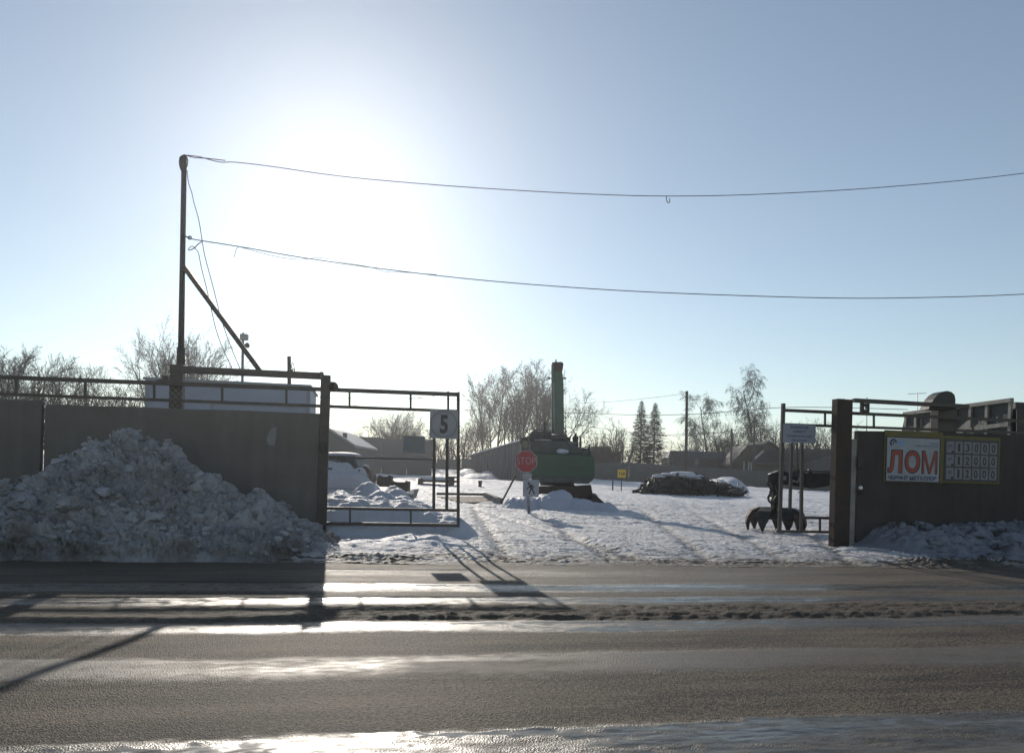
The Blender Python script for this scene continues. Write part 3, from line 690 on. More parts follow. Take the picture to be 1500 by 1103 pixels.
for xa in (636, 655):
    P1('upright', M['steel'], lg, lambda b: b.bar(gl(xa, 602), gl(xa - 0.6, 747), 0.055, 0.055, up=(0, 1, 0)))
def netting(b, A, B, z0, z1, step=0.055, r=0.0014):
    """woven wire between two upright edges"""
    w = (B - A).length; d = (B - A).normalized(); H = z1 - z0
    k = -H
    while k < w:
        for sgn in (1, -1):
            t0 = max(0.0, -k); t1 = min(H, w - k)
            if t1 > t0:
                p0 = A + d * (k + t0); p1 = A + d * (k + t1)
                za, zb = (z0 + t0, z0 + t1) if sgn > 0 else (z1 - t0, z1 - t1)
                b.tube([(p0.x, p0.y, za), (p1.x, p1.y, zb)], r, 3, False, False)
        k += step
m0 = gl(483, 600); m1 = gl(635, 600)
M['net'] = mat('galvanised_net', (0.34, 0.34, 0.33), (0.22, 0.22, 0.22), 0.5, 6, 0.3, 0)
P1('wire_mesh', M['net'], lg, lambda b: netting(b, Vector((m0.x, YG, 0)), Vector((m1.x, YG, 0)), gl(560, 745).z, gl(560, 599).z))
P1('wire_mesh', M['net'], lg, lambda b: netting(b, Vector((X0, YG, 0)), Vector((AY(471, 600, YG).x, YG, 0)), gl(200, 700).z, AY(0, 555, YG).z, 0.11, 0.0022))

# sign 5
YS = YG - 0.04
def sign_plate(root, px0, py0, px1, py1, Y, m, th=0.012, name='plate', bevel=0.0):
    a = AY(px0, (py0 + py1) / 2, Y); b_ = AY(px1, (py0 + py1) / 2, Y); t = AY((px0 + px1) / 2, py0, Y); d = AY((px0 + px1) / 2, py1, Y)
    P1(name, m, root, lambda b: b.box(a.x, b_.x, Y, Y + th, d.z, t.z), bevel=bevel)
    return Vector(((a.x + b_.x) / 2, Y, (t.z + d.z) / 2)), b_.x - a.x, t.z - d.z
EX, EZ = Vector((1, 0, 0)), Vector((0, 0, 1))
s5 = thing('number_sign', 'square pale sign with a bold 5 in a circle, hung on the left gate leaf', 'sign', AY(650, 641, YS))
c, w, h = sign_plate(s5, 629.5, 600.5, 671, 642.5, YS, M['greysign'])
def ringf(b, c, r0, r1, n=48, y=-0.003):
    vs = []; fs = []
    for k in range(n):
        a = 6.2831853 * k / n
        for r in (r0, r1):
            for dy in (0, y): vs.append((c.x + r * math.cos(a), c.y + dy - 0.0005, c.z + r * math.sin(a)))
    for k in range(n):
        i = 4 * k; j = 4 * ((k + 1) % n)
        fs += [(i, i + 2, j + 2, j), (i + 1, j + 1, j + 3, i + 3), (i, j, j + 1, i + 1), (i + 2, i + 3, j + 3, j + 2)]
    b.add(vs, fs)
P1('ring', M['ring'], s5, lambda b: ringf(b, c, 0.238, 0.262))
text('5', c, EX, EZ, 0.155, 0.36, M['panel'], s5, 'numeral', bold=0.035, lift=0.004)
# notice board on the mesh
nb = thing('notice_board', 'small faded information board fixed to the mesh of the left gate', 'notice board', AY(606, 662, YS))
M['dimsign'] = mat('dim_notice', (0.24, 0.235, 0.23), (0.17, 0.168, 0.165), 0.6, 5, 0, 0)
c, w, h = sign_plate(nb, 590.5, 638.5, 622.5, 663, YS, M['dimsign'])
for dx, dz, ww, hh in ((-0.12, 0.09, 0.13, 0.03), (-0.12, 0.0, 0.14, 0.07), (0.1, 0.1, 0.12, 0.02), (0.1, 0.04, 0.15, 0.02), (0.1, -0.02, 0.13, 0.02), (0.1, -0.08, 0.15, 0.02), (0.0, -0.14, 0.36, 0.02)):
    P1('print_block', M['shedtrim'], nb, lambda b: b.box(c.x + dx - ww / 2, c.x + dx + ww / 2, YS - 0.002, YS + 0.001, c.z + dz - hh / 2, c.z + dz + hh / 2))

# right gate
rg = thing('sliding_gate', 'short right sliding gate leaf of dark steel tube beside the grapple', 'gate', AY(1185, 780, YG))
gr = lambda x, y: AY(x, y, YG)
X1 = AY(1500, 620, YG).x + 2.5
P1('rail', M['steel'], rg, lambda b: b.bar(gr(1146, 600.8), ext(gr(1146, 600.8), gr(1330, 609), X1), 0.05, 0.065))
P1('rail', M['steel'], rg, lambda b: b.bar(gr(1146, 621.5), ext(gr(1146, 621.5), gr(1330, 628), X1), 0.05, 0.055))
P1('rail', M['steel'], rg, lambda b: b.bar(gr(1176, 758), (X1, YG, gr(1228, 759).z), 0.05, 0.055))
P1('rail', M['steel'], rg, lambda b: b.bar(gr(1138, 778), (X1, YG, gr(1228, 779.5).z), 0.05, 0.055))
P1('rail', M['steel'], rg, lambda b: b.bar(gr(1176, 690), gr(1300, 693), 0.03, 0.03))
P1('stile', M['steel'], rg, lambda b: b.bar(gr(1147.5, 591), gr(1141.5, 780), 0.07, 0.06, up=(0, 1, 0)))
P1('upright', M['steel'], rg, lambda b: b.bar(gr(1159.5, 649), gr(1157, 746), 0.055, 0.05, up=(0, 1, 0)))
P1('upright', M['steel'], rg, lambda b: b.bar(gr(1174.5, 649), gr(1173.5, 778), 0.06, 0.055, up=(0, 1, 0)))
P1('upright', M['steel'], rg, lambda b: b.bar(gr(1167.5, 649), gr(1167, 690), 0.035, 0.035, up=(0, 1, 0)))
for xa, y0, y1 in ((1208.5, 603, 623), (1201, 759, 778), (1280, 607, 626), (1350, 611, 630), (1425, 614, 633)):
    P1('strut', M['steel'], rg, lambda b: b.bar(gr(xa, y0), gr(xa, y1), 0.035, 0.035, up=(0, 1, 0)))
ws = thing('warning_sign', 'pale warning sign with four lines of lettering on the right gate leaf', 'sign', AY(1171, 649, YS))
c, w, h = sign_plate(ws, 1147, 621.5, 1195, 649, YS, M['bluesign'], bevel=0.004)
for k, (tx, ww) in enumerate((('ВНИМАНИЕ', 0.42), ('ОБЪЕКТ', 0.30), ('ПРОМЫШЛЕННЫЙ', 0.56), ('ОПАСНЫЙ', 0.34))):
    text(tx, c + EZ * (0.135 - 0.09 * k), EX, EZ, ww, 0.052 if k else 0.06, M['navy'], ws, lift=0.003, bold=0.012)

# right posts, beam, wall
YWR = 14.40
a = AY(1225, 584, 14.36); m_ = AY(1237, 584, 14.36); b_ = AY(1250, 584, 14.36)
rp = thing('gate_post', 'pair of dark rusty channels standing as the right gate post', 'gate post', ((a.x + b_.x) / 2, 14.40, 0))
la = (a.x - AY(1219.5, 800, 14.36).x)
P1('channel', M['rust'], rp, lambda b: b.bar(((a.x + m_.x) / 2 - la, 14.42, -0.15), ((a.x + m_.x) / 2, 14.42, a.z), m_.x - a.x - 0.01, 0.2, up=(0, 1, 0)), bevel=0.006)
P1('channel', M['rust'], rp, lambda b: b.bar(((b_.x + m_.x) / 2 - la * 0.8, 14.47, -0.15), ((b_.x + m_.x) / 2, 14.47, a.z - 0.0), b_.x - m_.x, 0.2, up=(0, 1, 0)), bevel=0.006)
tag(MB().bar(AY(1250, 586.5, 14.55), ext(AY(1250, 586.5, 14.55), AY(1363, 592.5, 14.55), AY(1418, 590, 14.55).x), 0.09, 0.085).build('overhead_beam', M['steel'], None, origin=AY(1250, 586, 14.55), bevel=0.005), 'horizontal steel beam over the price board wall', 'beam')
pl = thing('pulley', 'small dark bracket with a round hole hung under the right beam', 'pulley', AY(1265, 590, 14.60))
def pulley(b):
    c = AY(1265.5, 598, 14.60); ringf(b, c, 0.035, 0.10, 24, -0.05); b.box(c.x - 0.10, c.x - 0.03, 14.55, 14.60, c.z - 0.12, c.z + 0.12); b.box(c.x + 0.03, c.x + 0.10, 14.55, 14.60, c.z - 0.12, c.z + 0.10)
P1('bracket', M['dark'], pl, pulley)
a = AY(1391, 592, 14.60); b_ = AY(1418.5, 592, 14.60); 
tag(MB().box(a.x, b_.x, 14.92, 15.16, -0.2, AY(1400, 591.5, 14.60).z).build('gate_post', M['steel'], None, origin=(a.x, 15.00, 0), bevel=0.01), 'broad dark post rising behind the price board wall', 'gate post')
# domed guard above the wall
def dome(b):
    pts = [(1360, 600), (1364, 592), (1368, 585), (1374, 578), (1381, 574), (1388, 572.5), (1394, 574), (1398.5, 578), (1400, 585), (1399.5, 600)]
    b.prism([AY(x, y, 14.60) for x, y in pts], (0, 0.30, 0))
tag(P1('roller_guard', M['dark'], None, dome, origin=AY(1380, 598, 14.60), bevel=0.01), 'dark rounded roller guard standing up beside the broad right post', 'guard')
x0 = AY(1256, 700, YWR).x
zt = AY(1256, 630.5, YWR).z; zt2 = AY(1458, 635, YWR).z
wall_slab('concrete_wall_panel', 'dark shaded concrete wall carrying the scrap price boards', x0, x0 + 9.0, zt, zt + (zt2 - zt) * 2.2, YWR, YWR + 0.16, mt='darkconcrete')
tag(MB().box(x0 - 0.13, x0 - 0.01, YWR + 0.03, YWR + 0.2, -0.2, AY(1252, 643, YWR).z).build('wall_post', M['block'], None, origin=(x0 - 0.07, YWR + 0.1, 0), bevel=0.01), 'narrow concrete post between the dark channels and the price board wall', 'post')
# hinge box and lamp on the wall end
hb = AY(1259, 677, YWR)
tag(MB().box(hb.x - 0.07, hb.x + 0.07, YWR - 0.05, YWR, hb.z - 0.12, hb.z + 0.12).build('junction_box', M['dark'], None, origin=hb, bevel=0.01), 'dark metal box fixed at the left end of the price board wall', 'box')
wlm = thing('wall_lamp', 'small round white lamp at the left end of the price board wall', 'lamp', AY(1260.5, 716, YWR))
lc = AY(1260.5, 714.5, YWR - 0.07)
P1('bulb', M['lampglass'], wlm, lambda b: b.ball(lc, 0.045, 3))
P1('holder', M['rust'], wlm, lambda b: b.tube([(lc.x, YWR - 0.06, lc.z - 0.13), (lc.x, YWR - 0.065, lc.z - 0.035)], [0.04, 0.045], 14))

# ---- scrap price boards
YB = YWR - 0.03
bo = thing('backing_board', 'faded yellow backing board behind both scrap price signs', 'board', AY(1380, 710, YB + 0.02))
a = AY(1295, 670, YB + 0.01); b_ = AY(1380.5, 670, YB + 0.01); t = AY(1338, 631.5, YB + 0.01); d = AY(1338, 707, YB + 0.01); b2 = AY(1464.5, 675, YB + 0.01); t2 = AY(1424, 639.5, YB + .01); d2 = AY(1424, 708.0, YB + .01)
P1('panel', M['olive'], bo, lambda b: b.box(a.x, b_.x, YB + 0.008, YB + 0.028, d.z, t.z))
P1('panel', M['olive'], bo, lambda b: b.box(b_.x + 0.002, b2.x, YB + 0.008, YB + 0.028, d2.z, t2.z))
po = thing('scrap_poster', 'white poster reading ЛОМ in big red letters on the right wall', 'sign', AY(1337, 706, YB - 0.01))
P1('frame', M['black'], po, lambda b: b.box(AY(1297.3, 670, YB - 0.001).x, AY(1377.5, 670, YB - .001).x, YB - 0.002, YB + 0.007, AY(1337, 706.5, YB - .001).z, AY(1337, 640.2, YB - .001).z))
c, w, h = sign_plate(po, 1299, 641.8, 1375.8, 705, YB - 0.008, M['white'], 0.005)
u = w / 1110.0                                    # the poster measured in units of a 1110 x 920 drawing
def pp(x, y): return c + EX * ((x - 555) * u) + EZ * ((460 - y) * h / 920)
lw = {'Л': (175, 310), 'О': (540, 330), 'М': (905, 330)}
for k, (ch, (xc, wd)) in enumerate(lw.items()):
    text(ch, pp(xc, 505), EX, EZ, wd * u * 1.03, 500 * h / 920, M['black'], po, 'letter_outline', bold=0.055 if ch != 'М' else 0.02, lift=0.001)
    text(ch, pp(xc, 505), EX, EZ, wd * u * 0.90, 455 * h / 920, M['letred'], po, 'letter', bold=0.03 if ch != 'М' else 0.0, lift=0.004)
text('ЧЕРНЫХ МЕТАЛЛОВ', pp(548, 850), EX, EZ, 1030 * u, 92 * h / 920, M['navy'], po, 'lettering', bold=0.04, lift=0.003)
text('г. Кемерово', pp(975, 100), EX, EZ, 230 * u, 44 * h / 920, M['navy'], po, 'lettering', lift=0.003)
text('Кузнецкий проезд 28', pp(830, 160), EX, EZ, 500 * u, 44 * h / 920, M['navy'], po, 'lettering', lift=0.003)
for k in range(3): P1('print_line', M['skyprint'], po, lambda b: b.box(pp(220, 0).x, pp(385 - 20 * k, 0).x, c.y - 0.003, c.y + 0.001, pp(0, 90 + 40 * k).z, pp(0, 64 + 40 * k).z))
def emblem(b):
    o = pp(130, 115); vs = []
    n = 26
    outer = [(o.x + 0.083 * math.cos(t), o.z + 0.088 * math.sin(t)) for t in np.linspace(-2.2 + 0, -2.2 - 5.0 + 1.0, n)]
    inner = [(o.x + 0.042 * math.cos(t), o.z + 0.042 * math.sin(t)) for t in np.linspace(-2.2 - 4.0, -2.2, n)]
    pl_ = outer + inner
    for i in range(n - 1):
        q4 = [outer[i], outer[i + 1], inner[n - 2 - i], inner[n - 1 - i]]
        b.prism([(x, c.y - 0.003, z) for x, z in q4], (0, 0.003, 0))
    b.prism([(o.x + 0.022 * x, c.y - 0.003, o.z + 0.03 * z - 0.004) for x, z in ((0, 1.1), (0.8, -0.1), (0.5, -0.9), (-0.5, -0.9), (-0.8, -0.1))], (0, 0.003, 0))
P1('emblem', M['navy'], po, emblem)
pb = thing('price_board', 'dark board of white number cards showing 13000, 12000 and 12000', 'sign', AY(1424, 704, YB - 0.01))
P1('panel', M['panel'], pb, lambda b: b.box(AY(1383.5, 674, YB - 0.001).x, AY(1462.5, 674, YB - .001).x, YB - 0.004, YB + 0.007, AY(1424, 705.6, YB - .001).z, AY(1424, 644.0, YB - .001).z))
gx0, gx1 = AY(1385.2, 674, YB - 0.008).x, AY(1461.0, 674, YB - 0.008).x; gz0, gz1 = AY(1424, 703.8, YB - 0.008).z, AY(1424, 646.8, YB - 0.008).z
cw, chh = (gx1 - gx0) / 6, (gz1 - gz0) / 3
for r_, s_ in enumerate(('А13000', 'Б12000', 'В12000')):
    for k, ch in enumerate(s_):
        cx = gx0 + cw * (k + 0.5); cz = gz1 - chh * (r_ + 0.5)
        q = random.Random(r_ * 10 + k); ox, oz = q.uniform(-0.004, 0.004), q.uniform(-0.006, 0.006)
        cd = P1('number_card', M['tile'], pb, lambda b: b.box(cx - cw * 0.43 + ox, cx + cw * 0.43 + ox, YB - 0.009, YB - 0.004, cz - chh * 0.44 + oz, cz + chh * 0.44 + oz))
        if k == 0:
            tx = {'А': '3А', 'Б': '5А', 'В': '12А'}[ch]
            text(tx, Vector((cx, YB - 0.009, cz + 0.03)), EX, EZ, cw * 0.5, chh * 0.22, M['navy'], cd, 'numeral', bold=0.02, lift=0.002)
            P1('corner_mark', M['black'], cd, lambda b: b.box(cx + cw * 0.15, cx + cw * 0.40, YB - 0.011, YB - 0.0085, cz - chh * 0.43, cz - chh * 0.25))
        else:
            text(ch, Vector((cx, YB - 0.009, cz)), EX, EZ, cw * (0.26 if ch == '1' else 0.44), chh * 0.62, M['black'], cd, 'numeral', bold=0.02, lift=0.002)


# ------------------------------------------------------------------ behind the left wall
def shed_box(name, label, px0, px1, ytop, D, depth, m, zb=None, cat='shed'):
    pass
sh = thing('metal_shed', 'pale blue sheet metal shed rising behind the long concrete wall', 'shed', AD(334, 695, 20.0) * 1.0)
ys = AD(334, 553, 20.0).y
a = AY(213, 552.5, ys); b_ = AY(455, 556, ys)
P1('wall', M['shed'], sh, lambda b: b.box(a.x + 0.02, b_.x - 0.02, ys, ys + 2.6, -0.1, a.z - 0.06))
P1('roof', M['shedtrim'], sh, lambda b: b.box(a.x - 0.05, b_.x + 0.03, ys - 0.06, ys + 2.7, a.z - 0.06, a.z), bevel=0.01)
for x in (a.x, b_.x - 0.09): P1('corner_trim', M['shedtrim'], sh, lambda b: b.box(x, x + 0.09, ys - 0.012, ys + 0.1, -0.1, a.z - 0.062))
fj = AY(311, 600, ys)
P1('door_frame', M['shedtrim'], sh, lambda b: (b.box(fj.x - 0.04, fj.x + 0.04, ys - 0.02, ys, -0.05, AY(311, 590, ys).z), b.box(fj.x + 0.04, b_.x - 0.1, ys - 0.02, ys, AY(311, 590, ys).z - 0.05, AY(311, 590, ys).z)))
# floodlight pole
fl = thing('floodlight_pole', 'slim pole with a square floodlight and a horn behind the beam', 'light pole', AD(354, 690, 23.5))
P1('pole', M['galv'], fl, lambda b: b.tube([AD(353.5, 690, 23.5), AD(355.8, 492, 23.5)], 0.04, 10))
P1('floodlight', M['galv'], fl, lambda b: (pbox(b, 351, 489, 362, 498, 23.4, 0.14), pbox(b, 354.5, 487, 357.5, 489.4, 23.45, 0.05)), bevel=0.01)
P1('horn', M['dark'], fl, lambda b: b.tube([AD(357, 507, 23.4), AD(362.5, 506, 23.3)], [0.03, 0.085], 12))
sp = thing('cable_post', 'short timber post with insulators and slack wires above the beam', 'post', AD(423, 690, 22.5))
P1('post', M['polewood'], sp, lambda b: b.bar(AD(424.3, 690, 22.5), AD(423.5, 522, 22.5), 0.10, 0.10, up=(0, 1, 0)))
P1('wire', M['wire'], sp, lambda b: (b.tube(smooth_line([AD(425, 530, 22.4), AD(427, 538, 22.4), AD(430, 541, 22.4), AD(434, 549, 22.4)], 5), 0.012, 5), b.tube(smooth_line([AD(422, 548, 22.4), AD(426, 540, 22.4), AD(429, 531, 22.4), AD(433, 549, 22.4)], 5), 0.01, 5)))
P1('insulator', M['dark'], sp, lambda b: b.tube([AD(427.5, 541, 22.4), AD(427.5, 545, 22.4)], 0.035, 8))

# ------------------------------------------------------------------ trees
def grow(b, p, d, L, r, lev, q, cfg):
    n = cfg['seg'][lev]; pts = [p]; rs = [r]; dd = d.normalized(); r1 = r * cfg['taper'][lev]
    for i in range(n):
        dd = (dd + Vector((q.gauss(0, 1), q.gauss(0, 1), q.gauss(0, 1))) * cfg['wob'][lev] + Vector((0, 0, cfg['up'][lev]))).normalized()
        p = p + dd * (L / n); pts.append(p); rs.append(r + (r1 - r) * (i + 1) / n)
    b[min(lev, 1)].tube(pts, rs, cfg['sides'][lev], lev < 2, False)
    if lev + 1 < len(cfg['seg']):
        k = cfg['kids'][lev]
        for i in range(k):
            t = cfg['from'][lev] + (1 - cfg['from'][lev]) * (i + q.random()) / k
            f = t * n; j = min(int(f), n - 1); a = f - j
            pp_ = pts[j] * (1 - a) + pts[j + 1] * a; td = (pts[j + 1] - pts[j]).normalized()
            s = Vector((q.gauss(0, 1), q.gauss(0, 1), q.gauss(0, 1))); s = (s - td * s.dot(td)).normalized()
            an = R(q.uniform(*cfg['ang'][lev])); cd = td * math.cos(an) + s * math.sin(an)
            LL = L * cfg['len'][lev] * (1 - cfg['fall'][lev] * t) * q.uniform(0.7, 1.2)
            grow(b, pp_, cd, LL, max(cfg['rmin'], (r + (r1 - r) * t) * cfg['rk']), lev + 1, q, cfg)
CF = {
 'round': dict(seg=(5, 6, 5, 4, 3), taper=(0.5, 0.3, 0.35, 0.4, 0.5), wob=(0.04, 0.05, 0.06, 0.07, 0.08), up=(0.02, 0.06, 0.05, 0.04, 0.03), sides=(7, 5, 3, 3, 3), kids=(12, 9, 7, 4), ang=((28, 60), (25, 55), (25, 60), (25, 60)), len=(1.15, 0.62, 0.6, 0.6), fall=(0.35, 0.45, 0.4, 0.4), rk=0.6, rmin=0.0085),
 'poplar': dict(seg=(7, 7, 5, 4, 3), taper=(0.35, 0.3, 0.35, 0.4, 0.5), wob=(0.03, 0.04, 0.05, 0.06, 0.08), up=(0.05, 0.09, 0.06, 0.04, 0.03), sides=(7, 5, 3, 3, 3), kids=(14, 9, 6, 3), ang=((18, 42), (22, 50), (25, 60), (25, 60)), len=(0.52, 0.50, 0.55, 0.6), fall=(0.30, 0.4, 0.4, 0.4), rk=0.55, rmin=0.014),
 'birch': dict(seg=(7, 6, 6, 5, 4), taper=(0.3, 0.3, 0.4, 0.5, 0.6), wob=(0.05, 0.08, 0.10, 0.10, 0.10), up=(0.04, 0.05, -0.10, -0.28, -0.35), sides=(7, 5, 3, 3, 3), kids=(13, 9, 8, 4), ang=((28, 55), (25, 60), (30, 70), (30, 70)), len=(0.42, 0.55, 0.65, 0.7), fall=(0.35, 0.35, 0.3, 0.3), rk=0.5, rmin=0.012),
 'shrub': dict(seg=(5, 5, 4, 3), taper=(0.35, 0.35, 0.4, 0.5), wob=(0.04, 0.05, 0.06, 0.08), up=(0.05, 0.06, 0.05, 0.03), sides=(4, 3, 3, 3), kids=(8, 5, 3), ang=((15, 40), (20, 50), (25, 55)), len=(0.5, 0.55, 0.6), fall=(0.35, 0.4, 0.4), rk=0.6, rmin=0.0085),
}
CF['dome'] = dict(CF['shrub'], kids=(13, 8, 5), wob=(0.05, 0.06, 0.07, 0.08), up=(0.0, 0.03, 0.04, 0.03), ang=((18, 42), (20, 50), (25, 55)), rmin=0.010)
for c_ in CF.values(): c_['from'] = (0.22, 0.15, 0.12, 0.1)
CF['round']['from'] = (0.30, 0.2, 0.15, 0.1); CF['birch']['from'] = (0.2, 0.2, 0.1, 0.05)
def make_tree(name, kind, H, seed, mt, mc, origin=(0, 0, 0), r0=None):
    """a tree of height about H at the origin, as an Empty with trunk and crown"""
    q = random.Random(seed); b = (MB(), MB())
    if kind in ('shrub', 'dome'):
        for k in range(7 if kind == 'shrub' else 15):
            a = q.uniform(0, 6.28) if kind == 'shrub' else k * 2.4; grow(b, Vector((math.cos(a) * 0.15 * q.random(), math.sin(a) * 0.15, -0.1)), (Vector((math.cos(a) * q.uniform(0.1, 0.5), math.sin(a) * q.uniform(0.1, 0.5), 1)) if kind == 'shrub' else Vector((math.cos(a) * 0.75 * (k / 15) ** 0.6, math.sin(a) * 0.75 * (k / 15) ** 0.6, 1))), H * (q.uniform(0.55, 0.95) if kind == 'shrub' else q.uniform(0.72, 0.82)), H * 0.010 + 0.008, 0, q, CF[kind])
    else:
        hh = {'round': 0.42, 'poplar': 0.82, 'birch': 0.85}[kind] * H
        grow(b, Vector((0, 0, -0.2)), Vector((q.uniform(-.06, .06), q.uniform(-.06, .06), 1)), hh, r0 or H * 0.013, 0, q, CF[kind])
    s = H / float(np.percentile([v[2] for v in b[1].v] + [v[2] for v in b[0].v], 99.0))
    for m_ in b: m_.v = [(v[0] * s, v[1] * s, v[2] * s) for v in m_.v]
    root = thing(name, None, None, (0, 0, 0))
    b[0].build('trunk', mt, root); b[1].build('crown', mc, root)
    return root
def make_spruce(H, seed):
    q = random.Random(seed); root = thing('spruce_tree', None, None, (0, 0, 0))
    P1('trunk', M['bark'], root, lambda b: b.tube([(0, 0, -0.2), (0.03, 0, H * 0.5), (0, 0, H)], [H * 0.014, H * 0.008, 0.01], 7))
    b = MB(); z = H * 0.02
    while z < H * 0.985:
        t = z / H; Rr = H * (0.215 * (1 - t) ** 0.8 + 0.006) 
        n = q.randint(5, 7)
        a0 = q.uniform(0, 6.28)
        for k in range(n):
            a = a0 + 6.283 * k / n + q.uniform(-0.2, 0.2); L = Rr * q.uniform(0.68, 1.22)
            da = Vector((math.cos(a), math.sin(a), 0)); sa = Vector((-math.sin(a), math.cos(a), 0))
            pts = [Vector((0, 0, z)) + da * (L * s) + Vector((0, 0, L * (0.10 * s - 0.42 * s * s + 0.30 * s ** 3))) for s in (0, 0.25, 0.5, 0.75, 1)]
            b.tube(pts, [0.03, 0.025, 0.02, 0.015, 0.008], 3, False, False)
            ns = max(5, int(L / 0.085))
            for i in range(ns):
                s = 0.12 + 0.88 * (i + q.random()) / ns; j = min(int(s * 4), 3); f = s * 4 - j
                p = pts[j] * (1 - f) + pts[j + 1] * f
                for sg in (-1, 1):
                    w = (0.12 + 0.34 * L * (1 - s) * 0.55) * q.uniform(0.6, 1.1); w = min(w, 0.5)
                    tip = p + sa * sg * w * 0.75 + da * w * 0.6 - Vector((0, 0, w * q.uniform(0.15, 0.5)))
                    hw = 0.07 + 0.04 * q.random()
                    b.add([p - da * hw, p + da * hw + Vector((0, 0, -0.02)), tip, p + Vector((0, 0, -0.05))], [(0, 1, 2), (1, 3, 2), (3, 0, 2)])
        z += H * (0.018 - 0.007 * t) * q.uniform(0.85, 1.15)
    b.add([(0.03, 0, H * 0.96), (-0.03, 0.02, H * 0.96), (-0.01, -0.03, H * 0.96), (0, 0, H * 1.015)], [(0, 1, 3), (1, 2, 3), (2, 0, 3)])
    b.build('crown', M['needle'], root)
    return root
protos = {}
def put_tree(proto, name_label, cat, px, D, ytop, group=None, rot=None, wid=1.0):
    """copies a prototype so that its top reaches a pixel row"""
    root, H = protos[proto]
    p = AD(px, 700, D); z = T(p.x, p.y); top = AD(px, ytop, D).z; s = (top - z) / H
    c = copy_tree(root) if root.get('used') else root
    root['used'] = 1
    c.location = (p.x, p.y, z); c.scale = (s * wid, s * wid, s); c.rotation_euler = (0, 0, rot if rot is not None else random.Random(int(px * 7 + D)).uniform(0, 6.28))
    tag(c, name_label, cat, group); WL[c] = Vector(c.location)
    return c
for k in range(2): protos['round%d' % k] = (make_tree('bare_tree', 'round', 8.0, 13 + k * 8, M['bark'], M['twig']), 8.0)
for k in range(3): protos['poplar%d' % k] = (make_tree('bare_tree', 'poplar', 12.0, 31 + k * 7, M['bark'], M['twig']), 12.0)
protos['dome'] = (make_tree('bare_tree', 'dome', 8.0, 5, M['bark'], M['twig']), 8.0)
for k in range(2): protos['birch%d' % k] = (make_tree('birch_tree', 'birch', 12.0, 51 + k * 3, M['birchbark'], M['twig']), 12.0)
for k in range(3): protos['shrub%d' % k] = (make_tree('bare_shrub', 'shrub', 5.0, 71 + k * 3, M['twig'], M['twig']), 5.0)
for k in range(2): protos['spruce%d' % k] = (make_spruce(10.0, 91 + k), 10.0)

gL = 'bare trees behind the far end of the left wall'
left_trees = [(-8, 492, 46, 'poplar0'), (14, 505, 50, 'poplar1'), (40, 515, 44, 'shrub0'), (58, 512, 52, 'poplar2'), (84, 518, 47, 'poplar0'), (104, 526, 55, 'shrub1'), (124, 530, 46, 'poplar1'), (146, 540, 50, 'shrub2'), (168, 548, 54, 'shrub0'), (186, 545, 48, 'shrub1'), (206, 560, 52, 'shrub2')]
for i, (px, yt, D, k) in enumerate(left_trees):
    put_tree(k, 'bare tree in the row seen above the far left gate rails', 'tree', px, D, yt + 9, gL, wid=1.15)
put_tree('dome', 'wide rounded bare tree behind the tall wire mast', 'tree', 262, 50, 492, wid=0.70, rot=2.2)
put_tree('dome', 'bare round-crowned tree seen through the mesh of the left gate', 'tree', 580, 84, 604, wid=0.9, rot=1.0)
gS = 'low bare shrubs behind the grey yard wall'
for px, yt, D, k in ((492, 632, 89, 'shrub0'), (508, 628, 92, 'shrub1'), (524, 633, 94, 'shrub2'), (542, 630, 98, 'shrub0'), (556, 626, 90, 'shrub1'), (604, 624, 96, 'shrub2'), (622, 628, 94, 'shrub0'), (640, 622, 99, 'shrub1'), (662, 618, 102, 'shrub2'), (676, 622, 98, 'shrub0')):
    put_tree(k, 'low bare shrub beyond the grey yard wall', 'shrub', px, D, yt, gS, wid=1.5)
put_tree('round0', 'small dense bare tree at the left foot of the tall poplars', 'tree', 694, 108, 614, wid=1.1, rot=3.0)
lbl = ['leftmost tall bare tree of the clump behind the green machine', 'tall slender bare tree standing second from the left of the clump', 'tall twin-stemmed bare tree in the middle of the clump', 'tall straight bare tree just left of the machine boom', 'tall bare tree half hidden by the upright boom', 'lower bare tree showing to the right of the upright boom']
for i, (px, yt, D, k) in enumerate(((708, 552, 109, 'poplar0'), (727, 540, 105, 'poplar1'), (748, 541, 108, 'poplar2'), (764, 534, 104, 'poplar0'), (786, 532, 109, 'poplar1'), (800, 545, 107, 'poplar2'))):
    put_tree(k, lbl[i], 'tree', px, D, yt, 'tall bare trees behind the green machine', rot=i * 1.3 + 0.4, wid=1.12)
for px, yt, k in ((718, 560, 'poplar2'), (757, 556, 'poplar1'), (794, 552, 'poplar0')):
    put_tree(k, 'rear bare tree filling the back of the clump behind the machine', 'tree', px, 116, yt, 'rear bare trees of the clump', rot=px * 0.37, wid=1.1)
put_tree('round1', 'spreading bare tree showing to the right of the upright boom', 'tree', 826, 108, 573, rot=2.0, wid=0.9)
gM = 'thin bare saplings between the machine and the spruces'
for px, yt, D, k in ((850, 634, 109, 'shrub0'), (870, 628, 112, 'shrub1'), (896, 613, 109, 'shrub2'), (912, 622, 111, 'shrub0'), (884, 630, 113, 'shrub1'), (980, 646, 114, 'shrub1'), (992, 650, 116, 'shrub2')):
    put_tree(k, 'thin bare sapling or bush beside the paired spruces on the skyline', 'shrub', px, D, yt, gM, wid=1.3)
put_tree('spruce0', 'left and slightly taller of the two dark spruces',  'tree', 937, 106, 585, rot=0.5, wid=1.12)
put_tree('spruce1', 'right and slightly fuller of the two dark spruces', 'tree', 957, 105, 588, rot=2.2, wid=1.15)
put_tree('birch0', 'drooping bare birch between the black pole and the gabled house', 'tree', 1042, 118, 577, rot=1.9, wid=1.12)
